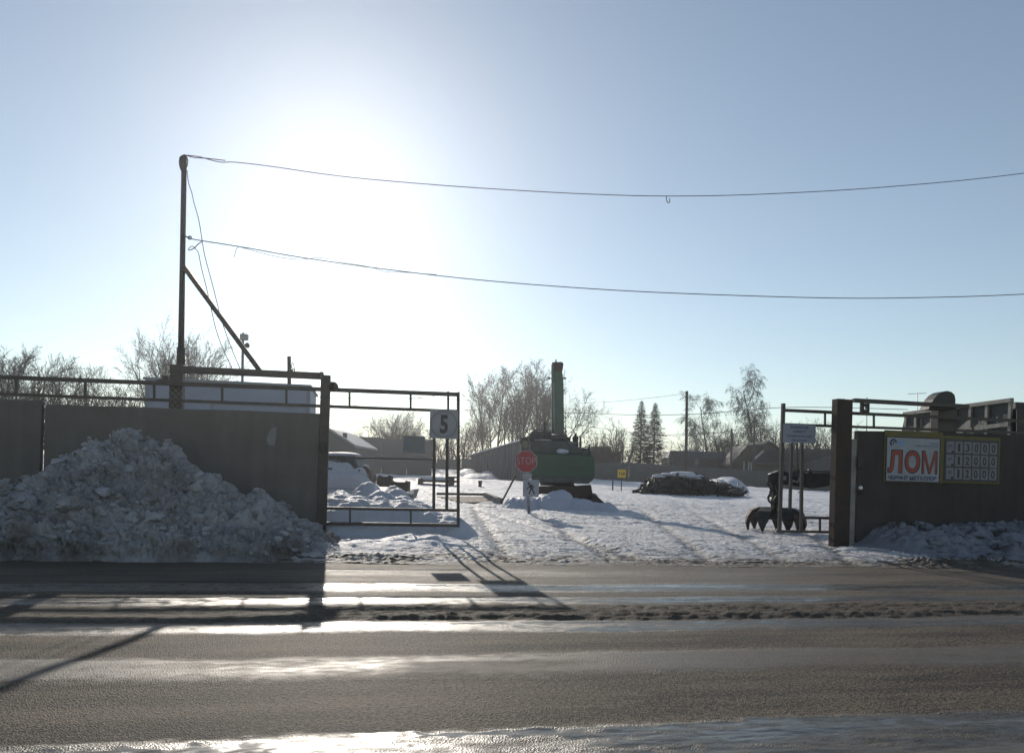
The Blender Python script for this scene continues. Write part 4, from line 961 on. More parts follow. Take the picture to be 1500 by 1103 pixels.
put_tree('birch1', 'tallest drooping bare birch behind the gabled house', 'tree', 1100, 116, 541, rot=0.4, wid=0.95)
gR = 'brush and saplings around the houses on the right'
for px, yt, D, k in ((1016, 634, 123, 'shrub0'), (1030, 626, 124, 'shrub2'), (1058, 622, 120, 'shrub1'), (1070, 614, 122, 'shrub0'), (1086, 626, 124, 'shrub2'), (1122, 616, 120, 'shrub0'), (1136, 610, 118, 'shrub1'), (1150, 620, 121, 'shrub2'), (1166, 626, 118, 'shrub0'), (1182, 622, 120, 'shrub1'), (1198, 616, 118, 'shrub2'), (1214, 622, 120, 'shrub0'), (1232, 630, 118, 'shrub1')):
    put_tree(k, 'leafless bush in the thicket around the gabled house', 'shrub', px, D, yt, gR, wid=1.25)
for r_, h_ in protos.values():
    if 'used' in r_: del r_['used']
for o_ in list(bpy.data.objects):
    if 'used' in o_: del o_['used']

# ------------------------------------------------------------------ yard fences and buildings
def ground_quadwall(name, label, pts, top_px, m, thick=0.06, cat='fence', parts=None, posts=None):
    """a long sheet fence following ground points (px, depth) with its top at given pixel rows"""
    root = thing(name, label, cat, AD(pts[0][0], 700, pts[0][1]))
    for i in range(len(pts) - 1):
        p0 = AD(pts[i][0], top_px[i], pts[i][1]); p1 = AD(pts[i + 1][0], top_px[i + 1], pts[i + 1][1])
        d = (p1 - p0); nn = Vector((-d.y, d.x, 0)).normalized() * thick
        n = max(1, int(d.length / 2.5))
        b = MB()
        q = random.Random(i)
        for k in range(n):
            a = p0 + d * (k / n); c = p0 + d * ((k + 1) / n - 0.03 / d.length); dz = q.uniform(-0.05, 0.05)
            b.prism([(a.x, a.y, T(a.x, a.y) - 0.3), (c.x, c.y, T(c.x, c.y) - 0.3), (c.x, c.y, c.z + dz), (a.x, a.y, a.z + dz)], nn)
        b.build('panel', m, root)
    return root
ground_quadwall('yard_fence', 'long dark sheet fence closing the far side of the yard', [(470, 92), (640, 96), (780, 99), (950, 100), (1100, 102), (1300, 100), (1600, 90)], [668, 671.5, 675, 679, 689, 694, 700], M['fence'])
ground_quadwall('grey_wall', 'taller plain grey wall left of the yard fence, behind the mesh gate', [(505, 76), (560, 77), (634, 78)], [639, 641.5, 645], M['greywall'], 0.2, 'wall')
# gabled shed at the gate post
gs = thing('gabled_shed', 'grey metal shed with a sloping roofline beside the roller post', 'shed', AD(495, 694, 58))
P1('wall', M['greywall'], gs, lambda b: b.prism([AD(440, 697, 58), AD(520, 697, 58), AD(520, 653, 58), AD(510, 646, 58), AD(484, 629, 58), AD(440, 610, 58)], FW * 9))
P1('roof', M['shedtrim'], gs, lambda b: (b.prism([AD(440, 609, 57.6), AD(484, 628, 57.6), AD(521, 652, 57.6), AD(521, 655, 57.6), AD(484, 631, 57.6), AD(440, 612, 57.6)], FW * 9.8)))
P1('vent', M['roof'], gs, lambda b: pbox(b, 502, 634, 507, 641, 58.5, 0.4))
# blue roofed warehouse left of the machine
wh = thing('warehouse', 'long faded blue warehouse with a snow-edged roof behind the stop sign', 'building', AD(745, 700, 72))
pa, pb_ = AD(690, 667.5, 84), AD(775, 641, 66)
def wall_pts(b): b.prism([(pa.x, pa.y, T(pa.x, pa.y) - 0.3), (pb_.x, pb_.y, T(pb_.x, pb_.y) - 0.3), (pb_.x, pb_.y, pb_.z), (pa.x, pa.y, pa.z)], Vector((pa.x, pa.y, 0)).normalized() * 7)
P1('wall', M['blueshed'], wh, wall_pts)
P1('roof', M['roofsnow'], wh, lambda b: b.prism([pa + Vector((-.3, -.3, 0)), pb_ + Vector((.1, -.3, 0)), pb_ + Vector((.1, -.3, .09)), pa + Vector((-.3, -.3, .09))], Vector((pa.x, pa.y, 0)).normalized() * 7.4))
d_ = pb_ - pa
P1('rib', M['greywall'], wh, lambda b: [b.bar((pa.x + d_.x * t, pa.y + d_.y * t - 0.03, T(0, 75)), (pa.x + d_.x * t, pa.y + d_.y * t - 0.03, pa.z + d_.z * t), 0.10, 0.04, up=(0, 1, 0)) for t in np.linspace(0.03, 0.97, 22)])
# low glazed frames, a pale lattice along the fence
lf = thing('lattice', 'pale row of slatted frames with snow on top of the far fence', 'lattice', AD(680, 690, 97))
P1('frame', M['roofsnow'], lf, lambda b: (b.bar(AD(640, 665, 100), AD(721, 671.8, 100), 0.08, 0.12), b.bar(AD(640, 669, 100), AD(721, 675.5, 100), 0.08, 0.1)))
P1('slat', M['trim'], lf, lambda b: [b.bar(AD(x, 665 + (x - 640) * 0.084, 100), AD(x, 676 + (x - 640) * 0.05, 100), 0.09, 0.05, up=(0, 1, 0)) for x in range(641, 721, 3)])
# small house behind the machine
h1 = thing('small_house', 'small grey house with a flat-topped roof just right of the machine', 'house', AD(885, 700, 114))
P1('wall', M['greywall'], h1, lambda b: (pbox(b, 864, 664, 896, 702, 114, 6), pbox(b, 896, 664, 910, 702, 114.6, 5)))
P1('roof', M['roof'], h1, lambda b: b.prism([AD(864, 664, 113.8), AD(896, 664, 113.8), AD(894, 654, 114), AD(867, 654, 114)], FW * 6.4))
P1('roof', M['roof'], h1, lambda b: pbox(b, 895.5, 661, 911, 664, 114.2, 5.6))
P1('window', M['glass'], h1, lambda b: pbox(b, 872, 668, 878, 674, 113.95, 0.1))
# long low house, blue front and brown roof
h2 = thing('long_house', 'long low house with a bluish front and brown roof behind the black pole', 'house', AD(1020, 700, 114))
P1('wall', M['blueshed'], h2, lambda b: pbox(b, 980, 670, 1034, 708, 114, 6))
P1('roof', M['blueshed'], h2, lambda b: b.prism([AD(979, 670, 113.6), AD(1030, 671, 113.6), AD(1030, 661, 115), AD(982, 660, 115)], FW * 6.5))
P1('porch', M['log'], h2, lambda b: pbox(b, 1034, 672, 1144, 708, 113.8, 6.5))
P1('roof', M['roof'], h2, lambda b: b.prism([AD(1029, 673, 113.4), AD(1146, 677, 113.4), AD(1052, 662, 115), AD(1029, 661, 115)], FW * 7))
for x in (988, 1003, 1018): P1('window', M['glass'], h2, lambda b: pbox(b, x, 674, x + 5, 681, 113.95, 0.1))
P1('chimney', M['block'], h2, lambda b: pbox(b, 1018, 654, 1021, 662, 117, 0.5))
# gabled house
h3 = thing('gabled_house', 'dark timber house with a broken gable and a pale diagonal beam', 'house', AD(1115, 708, 108))
P1('wall', M['log'], h3, lambda b: b.prism([AD(1076, 716, 108), AD(1156, 716, 108), AD(1156, 676, 108), AD(1150, 664, 108), AD(1126, 650, 108), AD(1096, 652, 108), AD(1076, 676, 108)], FW * 8))
P1('roof', M['roof'], h3, lambda b: [b.prism([AD(x0, y0, 107.3), AD(x1, y1, 107.3), AD(x1, y1 + 2.5, 107.3), AD(x0, y0 + 2.5, 107.3)], FW * 9.5) for x0, y0, x1, y1 in ((1071, 679, 1095, 652), (1095, 652, 1118, 650), (1118, 650, 1127, 645), (1127, 645, 1152, 662), (1152, 662, 1166, 682))])
P1('beam', M['trim'], h3, lambda b: b.bar(AD(1103, 674, 106.8), AD(1118, 660, 106.8), 0.25, 0.25))
for x in (1090, 1097, 1100.5): P1('post', M['trim'], h3, lambda b: pbox(b, x - 0.8, 676, x + 0.8, 690, 107.2, 0.2))
P1('porch_roof', M['roof'], h3, lambda b: b.prism([AD(10108, 679, 106.9), AD(1101, 677, 106.9), AD(1122, 657, 106.9), AD(1124, 660, 106.9), AD(1104, 680, 106.9)], FW * 0.9))
P1('annex', M['blueshed'], h3, lambda b: pbox(b, 1150, 677, 1164, 694, 107.5, 3))
P1('window', M['glass'], h3, lambda b: pbox(b, 1130, 672, 1137, 680, 107.9, 0.15))
# far right shed
h4 = thing('dark_shed', 'dark low shed with a rising roof behind the right gate leaf', 'shed', AD(1215, 706, 106))
P1('wall', M['roof'], h4, lambda b: b.prism([AD(1172, 716, 106), AD(1300, 720, 106), AD(1300, 664, 106), AD(1228, 667, 106), AD(1172, 682, 106)], FW * 7))
P1('roof', M['roof'], h4, lambda b: b.prism([AD(1170, 682, 105.6), AD(1228, 665, 105.6), AD(1302, 662, 105.6), AD(1302, 665, 105.6), AD(1228, 668, 105.6), AD(1170, 685, 105.6)], FW * 8))

# utility poles and far lines
def upole(label, px, py0, ytop, D, r=0.12, lean=0.5, name='utility_pole', group=None, m='polewood'):
    p = AD(px, 700, D); t = AD(px + lean, ytop, D); z = T(p.x, p.y) - 0.3
    b = MB(); b.tube([(p.x - 0.0, p.y, z), t], [r, r * 0.8], 8)
    return tag(b.build(name, M[m], None, origin=(p.x, p.y, z + 0.3)), label, 'pole', group)
upole('tall black utility pole standing alone right of the spruces', 1005, 700, 573, 62, 0.14, 1.2)
upole('shorter dark pole between the two drooping birches', 1071, 700, 628, 105, 0.17, 0.8)
upole('short dark pole directly left of the gabled house peak', 1104, 700, 622, 105, 0.17, 1.0)
upole('thin pole among the bare trees left of the green machine', 739, 700, 612, 104, 0.12, 0.3)
upole('thin pole rising beside the small grey house', 902.5, 700, 630, 105, 0.09, 0.2)
upole('very thin antenna pole above the right gate rail', 1269.5, 700, 582, 70, 0.05, 0.4, m='galv')
far_lines = [
 ('thin power line passing just above the spruces to the black pole', [(848, 591, 88), (900, 588, 80), (960, 582, 70), (1006, 576, 62)], 0.018),
 ('power line crossing behind the boom and the black pole', [(680, 600, 95), (760, 603, 90), (845, 605, 85), (920, 607.5, 78), (1006, 607, 70), (1080, 602, 70), (1144, 597, 70), (1228, 597, 70), (1330, 600, 70)], 0.028),
 ('sagging lower power line running through the spruces and birches', [(845, 622, 95), (900, 630, 93), (960, 637, 92), (1006, 637.5, 92), (1071, 631, 90), (1105, 625, 90), (1180, 622, 90)], 0.022),
 ('lowest power line behind the spruces', [(830, 632, 95), (880, 636, 95), (960, 638, 94), (1006, 635, 94), (1071, 634, 92)], 0.02),
 ('thin line rising to the right across the top of the left gate leaf', [(500, 596, 70), (560, 590, 70), (620, 582, 70), (672, 575, 70)], 0.018),
 ('thin nearly level line between the rails of the left gate leaf', [(455, 574, 60), (465, 581, 60), (478, 583, 60), (560, 583, 62), (640, 584, 66), (700, 588, 70), (800, 596, 80)], 0.018),
 ('faint cable seen through the mesh of the left gate leaf', [(485, 621, 70), (524, 625, 70), (570, 626, 72), (630, 630, 75)], 0.02),
]
for lb, pts, r in far_lines:
    b = MB(); b.tube(smooth_line([AD(x, y, d) for x, y, d in pts], 5), r, 4)
    tag(b.build('power_line', M['wire'], None, origin=AD(*pts[0])), lb, 'wire')
ta = thing('antenna', 'thin television antenna with one cross arm above the right beam', 'antenna', AD(1344, 700, 42))
P1('pole', M['galv'], ta, lambda b: b.tube([AD(1344, 712, 42), AD(1344, 576, 42)], 0.022, 5))
P1('cross_arm', M['galv'], ta, lambda b: b.tube([AD(1330, 577, 42), AD(1357, 576, 42)], 0.016, 5))

# ------------------------------------------------------------------ container bodies behind the right wall
cb = thing('scrap_container', 'large worn ribbed metal container towering behind the price board wall', 'container', AD(1400, 705, 21.5))
zt_ = AD(1484, 586, 20.0).z
qa = AD(1326, 604, 24.5); qb = AD(1485, 586, 20.0)
qa = Vector((qa.x, qa.y, zt_ - 0.02)); qb = Vector((qb.x, qb.y, zt_))
dd = qb - qa; nrm = Vector((-dd.y, dd.x, 0)).normalized()
low_ = 1.1
P1('side', M['body'], cb, lambda b: b.prism([(qa.x, qa.y, zt_ - 0.05), (qb.x, qb.y, zt_ - 0.05), (qb.x, qb.y, low_), (qa.x - 0.45, qa.y + 0.1, low_)], nrm * 0.06))
P1('side', M['body'], cb, lambda b: b.prism([Vector((qb.x, qb.y, zt_ - 0.05)), Vector((qb.x, qb.y, low_)), Vector((qb.x, qb.y, low_)) + nrm * 2.4, Vector((qb.x, qb.y, zt_ - 0.05)) + nrm * 2.4], -dd.normalized() * 0.06))
P1('side', M['body'], cb, lambda b: b.prism([Vector((qa.x, qa.y, zt_ - 0.3)) + nrm * 2.4, Vector((qb.x, qb.y, zt_ - 0.3)) + nrm * 2.4, Vector((qb.x, qb.y, low_)) + nrm * 2.4, Vector((qa.x, qa.y, low_)) + nrm * 2.4], nrm * 0.06))
P1('floor', M['body'], cb, lambda b: b.prism([Vector((qa.x, qa.y, low_)), Vector((qb.x, qb.y, low_)), Vector((qb.x, qb.y, low_)) + nrm * 2.4, Vector((qa.x, qa.y, low_)) + nrm * 2.4], (0, 0, -0.08)))
P1('support_leg', M['body'], cb, lambda b: [b.box(p.x - 0.1, p.x + 0.1, p.y - 0.1, p.y + 0.1, -0.1, low_ - 0.08) for p in (qa + nrm * 0.3 + dd * 0.1, qb + nrm * 0.3 - dd * 0.1, qa + nrm * 2.1 + dd * 0.1, qb + nrm * 2.1 - dd * 0.1)][:0] or b.frame((qa + dd / 2 + nrm * 1.2) * 1.0 + Vector((0, 0, (low_ - 0.08) / 2 - (qa.z + dd.z / 2))), dd.normalized() * 2.0, nrm * 0.8, Vector((0, 0, (low_ - 0.08) / 2))))
P1('top_rail', M['bodyrib'], cb, lambda b: b.bar(qa - nrm * 0.04, qb - nrm * 0.04, 0.10, 0.11), bevel=0.01)
def on_side(t, z, o=0.0): p = qa + dd * t - nrm * (0.03 + o); return Vector((p.x, p.y, z))
for t in (0.02, 0.13, 0.30, 0.52, 0.66, 0.80, 0.985):
    P1('rib', M['bodyrib'], cb, lambda b: b.bar(on_side(t, low_), on_side(t, zt_ - 0.06), 0.10, 0.06, up=nrm))
P1('crossbar', M['bodyrib'], cb, lambda b: b.bar(on_side(0.22, zt_ - 1.02, 0.03), on_side(0.48, zt_ - 0.86, 0.03), 0.05, 0.08))
P1('crossbar', M['bodyrib'], cb, lambda b: b.bar(on_side(0.60, zt_ - 0.70, 0.03), on_side(0.985, zt_ - 0.62, 0.03), 0.05, 0.11))
for t in (0.76, 0.90): P1('hook', M['trim'], cb, lambda b: b.tube([on_side(t, zt_ - 0.40, 0.05), on_side(t - 0.003, zt_ - 0.50, 0.08), on_side(t + 0.004, zt_ - 0.55, 0.05)], 0.014, 6))
c2_ = thing('scrap_container', 'plain black container corner at the right edge of the picture', 'container', AD(1520, 705, 19.5))
P1('body', M['dark'], c2_, lambda b: b.prism([AD(1489, 598, 19.3), AD(1660, 602, 19.3), AD(1660, 712, 19.3), AD(1489, 708, 19.3)], ray(1480, 695.6) * 2.0), bevel=0.02)
P1('lug', M['dark'], c2_, lambda b: pbox(b, 1487.5, 589, 1491, 598.5, 19.3, 0.1))

# ------------------------------------------------------------------ green material handler
EXL = 'large green scrap handling machine seen from behind with its boom straight up'
De = 31.0
ge = AD(825, 700, De + 1.5)
ex = thing('material_handler', EXL, 'excavator', (ge.x, ge.y, T(ge.x, ge.y)))
def pb2(x0, y0, x1, y1, D=De, th=1.0):
    return lambda b: pbox(b, x0, y0, x1, y1, D, th)
cwt = P1('counterweight', M['green'], ex, lambda b: b.prism([AD(779, 702, De), AD(782, 705.5, De), AD(862, 707.5, De), AD(868, 704, De), AD(872, 697, De), AD(871, 670, De), AD(866, 666.5, De), AD(776, 663, De), AD(774, 668, De), AD(774, 694, De)], FW * 1.1), bevel=0.05)
P1('skirt', M['machgrey'], ex, lambda b: b.prism([AD(777, 697, De - 0.03), AD(871, 700, De - 0.03), AD(862, 708.5, De - 0.03), AD(786, 706.5, De - 0.03)], FW * 3.4), bevel=0.03)
to = AD(841, 686.5, De - 0.002)
text('SENNEBOGEN', to, RW, UW, 0.78, 0.085, M['black'], ex, 'lettering', bold=0.02, lift=0.003)
P1('engine_housing', M['machgrey'], ex, lambda b: b.prism([AD(775, 664, De + 0.5), AD(868, 667, De + 0.5), AD(864, 657, De + 0.5), AD(846, 655, De + 0.5), AD(838, 646, De + 0.5), AD(800, 645, De + 0.5), AD(781, 645, De + 0.5), AD(776, 652, De + 0.5)], FW * 3.0), bevel=0.04)
P1('hood', M['machgrey'], ex, lambda b: b.prism([AD(775, 655, De + 1.0), AD(808, 655, De + 1.0), AD(808, 632, De + 1.0), AD(779, 631, De + 1.0), AD(774, 641, De + 1.0)], FW * 2.4), bevel=0.05)
cab = P1('cab', M['machgrey'], ex, lambda b: (pbox(b, 763, 641, 778, 672, De + 1.9, 1.5)), bevel=0.06)
P1('window', M['glass'], cab, lambda b: pbox(b, 765, 645, 776, 657, De + 1.88, 0.02))
P1('roof_guard', M['machgrey'], cab, lambda b: (pbox(b, 762, 640, 766, 650, De + 1.8, 0.1), pbox(b, 769, 639.5, 775, 642, De + 1.8, 0.3)))
P1('walkway', M['galv'], ex, lambda b: (pbox(b, 783, 644, 808, 645.2, De + 0.42, 0.3), pbox(b, 833, 648, 845, 649, De + 0.42, 0.3)))
def rails_(b):
    for x in (776, 783, 791, 799): b.tube([AD(x, 640, De + .6), AD(x, 628.5, De + .6)], 0.018, 6)
    b.tube([AD(776, 629, De + .6), AD(808, 631, De + .6)], 0.018, 6); b.tube([AD(776, 634, De + .6), AD(808, 636, De + .6)], 0.014, 6)
P1('handrail', M['machgrey'], ex, rails_)
P1('mushroom_vent', M['machgrey'], ex, lambda b: (b.tube([AD(798, 641, De + 1), AD(798, 621, De + 1)], 0.045, 10), b.tube([AD(798, 622.5, De + 1), AD(798, 619.5, De + 1)], [0.13, 0.11], 14), b.tube([AD(798, 619.5, De + 1), AD(798, 617, De + 1)], 0.045, 10)))
P1('silencer', M['machgrey'], ex, lambda b: (b.tube([AD(831, 645, De + .8), AD(827, 641, De + .8), AD(806, 641, De + .8)], [0.13, 0.14, 0.14], 14), b.tube([AD(831, 641, De + .8), AD(831, 650, De + .8)], 0.10, 12)))
P1('exhaust', M['dark'], ex, lambda b: (b.tube([AD(843, 664, De + .8), AD(843, 639, De + .8)], 0.12, 14), b.tube([AD(843, 640, De + .8), AD(843.2, 634.5, De + .8)], 0.055, 10)))
for x, y0, y1 in ((834, 640, 652), (850, 640, 660), (862, 651, 664)):
    P1('mast_bracket', M['dark'], ex, lambda b: b.bar(AD(x, y1, De + .7), AD(x + (1.6 if x > 855 else 0.3), y0, De + .7), 0.07, 0.07, up=(0, 1, 0)))
P1('grab_bar', M['dark'], ex, lambda b: b.tube(smooth_line([AD(853, 664, De + .5), AD(855, 656, De + .5), AD(861, 655, De + .5), AD(864, 666, De + .5)], 4), 0.02, 6))
P1('snow_patch', M['banksnow'], ex, lambda b: b.ball(AD(824, 661.5, De + 0.35), 0.27, 3, (1.0, 0.8, 0.42), 0.07, 5))
P1('beacon', M['trim'], ex, lambda b: pbox(b, 792, 643.6, 806, 644.6, De + 0.3, 0.1))
bm_ = P1('boom', M['boomgreen'], ex, lambda b: b.prism([AD(811.8, 642, De + 1.6), AD(826.5, 642, De + 1.6), AD(825.6, 560, De + 1.6), AD(823.2, 541, De + 1.6), AD(825, 531, De + 1.6), AD(811, 531, De + 1.6)], FW * 0.55), bevel=0.02)
P1('boom_head', M['rust'], ex, lambda b: (b.prism([AD(808.5, 543, De + 1.5), AD(824, 543, De + 1.5), AD(825.6, 533, De + 1.5), AD(823, 530, De + 1.5), AD(809, 530.5, De + 1.5)], FW * 0.75), b.tube([AD(814.5, 531, De + 1.6), AD(814.3, 526, De + 1.6)], [0.04, 0.02], 8)), bevel=0.015)
P1('cylinder', M['boomgreen'], ex, lambda b: b.bar(AD(809.6, 640, De + 1.5), AD(809.3, 534, De + 1.5), 0.085, 0.09, up=(0, 1, 0)))
P1('piston_rod', M['galv'], ex, lambda b: b.tube([AD(812, 652, De + 1.42), AD(811, 560, De + 1.42)], 0.032, 10))
for x in (804.5, 827.6): P1('work_lamp', M['dark'], ex, lambda b: (b.ball(AD(x, 554, De + 1.5), 0.05, 2), b.tube([AD(x, 554, De + 1.5), AD(812 if x < 812 else 824, 554.5, De + 1.6)], 0.02, 6)))
P1('slew_ring', M['dark'], ex, lambda b: (b.tube([AD(816, 706, De + 1.6), AD(816, 711, De + 1.6)], 0.72, 28), b.tube([AD(817, 711, De + 1.6), AD(818, 718, De + 1.6)], [0.62, 0.85], 28)))
def under(b):
    b.prism([AD(790, 712, De + 0.2), AD(835, 712, De + .2), AD(866, 710, De + .2), AD(868, 722, De + .2), AD(873, 727, De + .2), AD(896, 747, De + .2), AD(880, 752, De + .2), AD(785, 752, De + .2), AD(786, 720, De + .2)], FW * 0.35)
    pbox(b, 800, 716, 866, 742, De + 0.5, 3.4)
P1('undercarriage', M['rust'], ex, under, bevel=0.03)
for s_ in (0, 1):
    def trk(b):
        c0 = AD(796 + s_ * 66, 735, De + 1.6)
        pts = []
        for k in range(24):
            a = 6.283 * k / 24; pts.append(c0 + FW * (1.6 * math.cos(a) if abs(math.cos(a)) < .99 else 1.6 * math.cos(a)) + UW * 0.38 * math.copysign(abs(math.sin(a)) ** 0.6, math.sin(a)))
        b.prism([p - RW * 0.25 for p in pts], RW * 0.5)
    P1('track', M['dark'], ex, trk)
P1('dozer_blade', M['rust'], ex, lambda b: b.prism([AD(868, 722, De - 0.1), AD(874, 726, De - .1), AD(899, 748, De - .1), AD(889, 751, De - .1), AD(866, 735, De - .1)], FW * 0.3), bevel=0.02)

def hx(px, D): p = AD(px, 700, D); return p.x, p.y
def px_heap(name, label, items, D, pad, seed, m=M['banksnow'], n=200, amp=0.06, sc=2.0, dirt=0.05, cat='snow bank', ry=1.0):
    """items: (px centre, half width px, crest row)"""
    its = []; xs = []; ys_ = []
    for (px, hw, yt, *o) in items:
        dp = D + (o[0] if o else 0); x, y = hx(px, dp); z = AD(px, yt, dp).z - T(x, y) + 0.10; rx = hw * dp / FPX
        its.append((x, y, rx, (o[1] if len(o) > 1 else ry), z, 0.75)); xs += [x - rx, x + rx]; ys_ += [y - (o[1] if len(o) > 1 else ry), y + (o[1] if len(o) > 1 else ry)]
    return heap(name, label, cat, min(xs) - pad, max(xs) + pad, min(ys_) - pad, max(ys_) + pad, bump_field(its, seed, amp, sc), m, n, int(n * 0.7), lambda X, Y, h: dirt + 0 * X)
px_heap('snow_bank', 'heap of clean snow shovelled against the tracks of the green machine', [(752, 18, 733, 0, 1.0), (770, 24, 727, 0.3, 1.1), (812, 40, 723, 0.6, 1.4), (823, 22, 718, 1.0, 1.1), (850, 34, 732, 0.4, 1.2), (880, 30, 738, 0.4, 1.1), (905, 26, 750, 0, 1.0)], 28.0, 0.5, 131, n=300, amp=0.09, sc=1.4)

# ------------------------------------------------------------------ stop sign
Ds = 22.6
gp_ = on_ground(777, 755)
st = thing('stop_sign', 'red octagonal STOP sign above a pedestrian plate on a snow-topped block', 'sign', (gp_.x, gp_.y, gp_.z))
Ds = (gp_ - EYE).dot(FW)
P1('post', M['galv'], st, lambda b: b.tube([AD(775, 756, Ds), AD(770.5, 664, Ds)], 0.052, 12))
def octa(b, cx, cy, r, D, th, rot=0.0):
    c = AD(cx, cy, D); k = D / FPX
    b.prism([c + RC * r * k * math.cos(R(22.5 + 45 * i) + rot) + UC * r * k * math.sin(R(22.5 + 45 * i) + rot) for i in range(8)], FW * th)
P1('rim', M['greysign'], st, lambda b: octa(b, 770.8, 675.8, 17.4, Ds - 0.09, 0.012))
P1('face', M['red'], st, lambda b: octa(b, 770.8, 675.8, 16.2, Ds - 0.096, 0.006))
text('STOP', AD(771, 675.0, Ds - 0.096), RC, UC, 27.5 * Ds / FPX, 10.5 * Ds / FPX, M['white'], st, 'lettering', bold=-0.01, lift=0.004)
P1('small_plate', M['greysign'], st, lambda b: pbox(b, 765, 693, 779, 701.5, Ds - 0.09, 0.01))
P1('pedestrian_plate', M['white'], st, lambda b: pbox(b, 766, 702.5, 789.5, 727.5, Ds - 0.10, 0.01))
def pedes(b):
    D = Ds - 0.104
    def bar2(x0, y0, x1, y1, w): b.bar(AD(x0, y0, D), AD(x1, y1, D), 0.004, w * Ds / FPX, up=RW if abs(x1 - x0) < abs(y1 - y0) else UW)
    b.tube([AD(774.6, 708, D), AD(774.6, 708, D) + FW * 0.004], 1.7 * Ds / FPX, 12)
    for (x0, y0, x1, y1, w) in ((776, 710, 779, 715.5, 3.6), (776.5, 710, 781, 712, 1.6), (781, 712, 782, 715, 1.5), (776, 711, 774.2, 714, 1.5), (774.5, 713.5, 772.5, 715, 1.4), (778.5, 715, 776.4, 719, 2.1), (776.6, 718.5, 775, 723.5, 1.8), (779.4, 715.5, 781, 719.5, 2.1), (780.8, 719, 783.2, 723.5, 1.8), (773.6, 716, 771.6, 716.5, 1.3)):
        a = AD(x0, y0, D); c = AD(x1, y1, D); d = (c - a); nn = d.cross(FW).normalized() * w * Ds / FPX / 2
        b.prism([a + nn, c + nn, c - nn, a - nn], FW * 0.004)
P1('pedestrian_figure', M['black'], st, pedes)
P1('base', M['block'], st, lambda b: b.tube([AD(776, 763, Ds), AD(776, 755, Ds)], [0.24, 0.20], 18), bevel=0.01)
P1('snow_cap', M['banksnow'], st, lambda b: b.ball(AD(776.5, 755.2, Ds), 0.21, 3, (1.05, 1.0, 0.42), 0.05, 9))

# yellow gas marker and stake
gy = on_ground(907, 719); Dg = (gy - EYE).dot(FW)
ym = thing('gas_marker', 'small yellow marker plate lettered ГАЗ on a thin post', 'sign', gy)
P1('post', M['machgrey'], ym, lambda b: b.bar(AD(910, 719.5, Dg), AD(910.5, 692, Dg), 0.07, 0.05, up=(0, 1, 0)))
P1('plate', M['yellow'], ym, lambda b: pbox(b, 904.8, 687.8, 916.8, 699.5, Dg - 0.1, 0.02))
text('ГАЗ', AD(911, 694, Dg - 0.1), RW, UW, 8.2 * Dg / FPX, 4.6 * Dg / FPX, M['black'], ym, 'lettering', bold=0.04, lift=0.006)
def stake(label, px, py0, py1, w=0.06, m='machgrey', name='stake', lean=0, cat='stake'):
    g = on_ground(px, py0); D = (g - EYE).dot(FW)
    b = MB(); b.bar(AD(px, py0 + 1, D), AD(px + lean, py1, D), w, w, up=(0, 1, 0))
    return tag(b.build(name, M[m], None, origin=g, bevel=0.005), label, cat)
stake('thin bare stake to the left of the yellow gas marker', 897.5, 719, 703, 0.09)
stake('leaning dark pole propped beside the weighbridge kerb', 733, 738, 697, 0.07, 'polewood', 'leaning_pole', 22, 'pole')

# stump shaped bollard on the snow
g = on_ground(703, 713); D = (g - EYE).dot(FW)
bo_ = thing('bollard', 'short dark bollard on the open snow left of the weighbridge pole', 'bollard', g)
P1('stem', M['rust'], bo_, lambda b: b.tube([AD(703, 714, D), AD(703.4, 706, D)], [0.12, 0.12], 12))
P1('cap', M['rust'], bo_, lambda b: b.tube([AD(703.4, 706.5, D), AD(703.5, 704, D)], [0.16, 0.15], 12))

# weighbridge: boarded deck and concrete kerb
g0 = on_ground(720, 738); 
wb = thing('weighbridge', 'low boarded weighbridge deck with a concrete kerb at its end', 'weighbridge', g0)
Dw = (g0 - EYE).dot(FW)
cor = [on_ground(676, 738), on_ground(722, 737), on_ground(708, 727), on_ground(640, 727), ]
def deck(b):
    zt = g0.z + 0.07
    p = [Vector((c.x, c.y, zt)) for c in cor]
    n = 9
    for k in range(n):
        t0, t1 = k / n, (k + 0.93) / n
        a, c = p[0].lerp(p[3], t0), p[0].lerp(p[3], t1); d, e = p[1].lerp(p[2], t0), p[1].lerp(p[2], t1)
        b.prism([a, d, e, c], (0, 0, -0.14))
P1('deck', M['wood'], wb, deck)
P1('kerb', M['block'], wb, lambda b: b.prism([AD(708, 721, Dw + 3.2), AD(731, 729.5, Dw), AD(731, 741, Dw), AD(708, 728, Dw + 3.2)], RW * 0.16 + FW * 0.05), bevel=0.02)
P1('kerb_end', M['block'], wb, lambda b: pbox(b, 722, 728.5, 733, 741, Dw - 0.05, 0.25), bevel=0.02)
P1('edge_beam', M['rust'], wb, lambda b: b.bar(on_ground(640, 726) + UW * 0.1, on_ground(708, 727) + UW * 0.1, 0.1, 0.12))

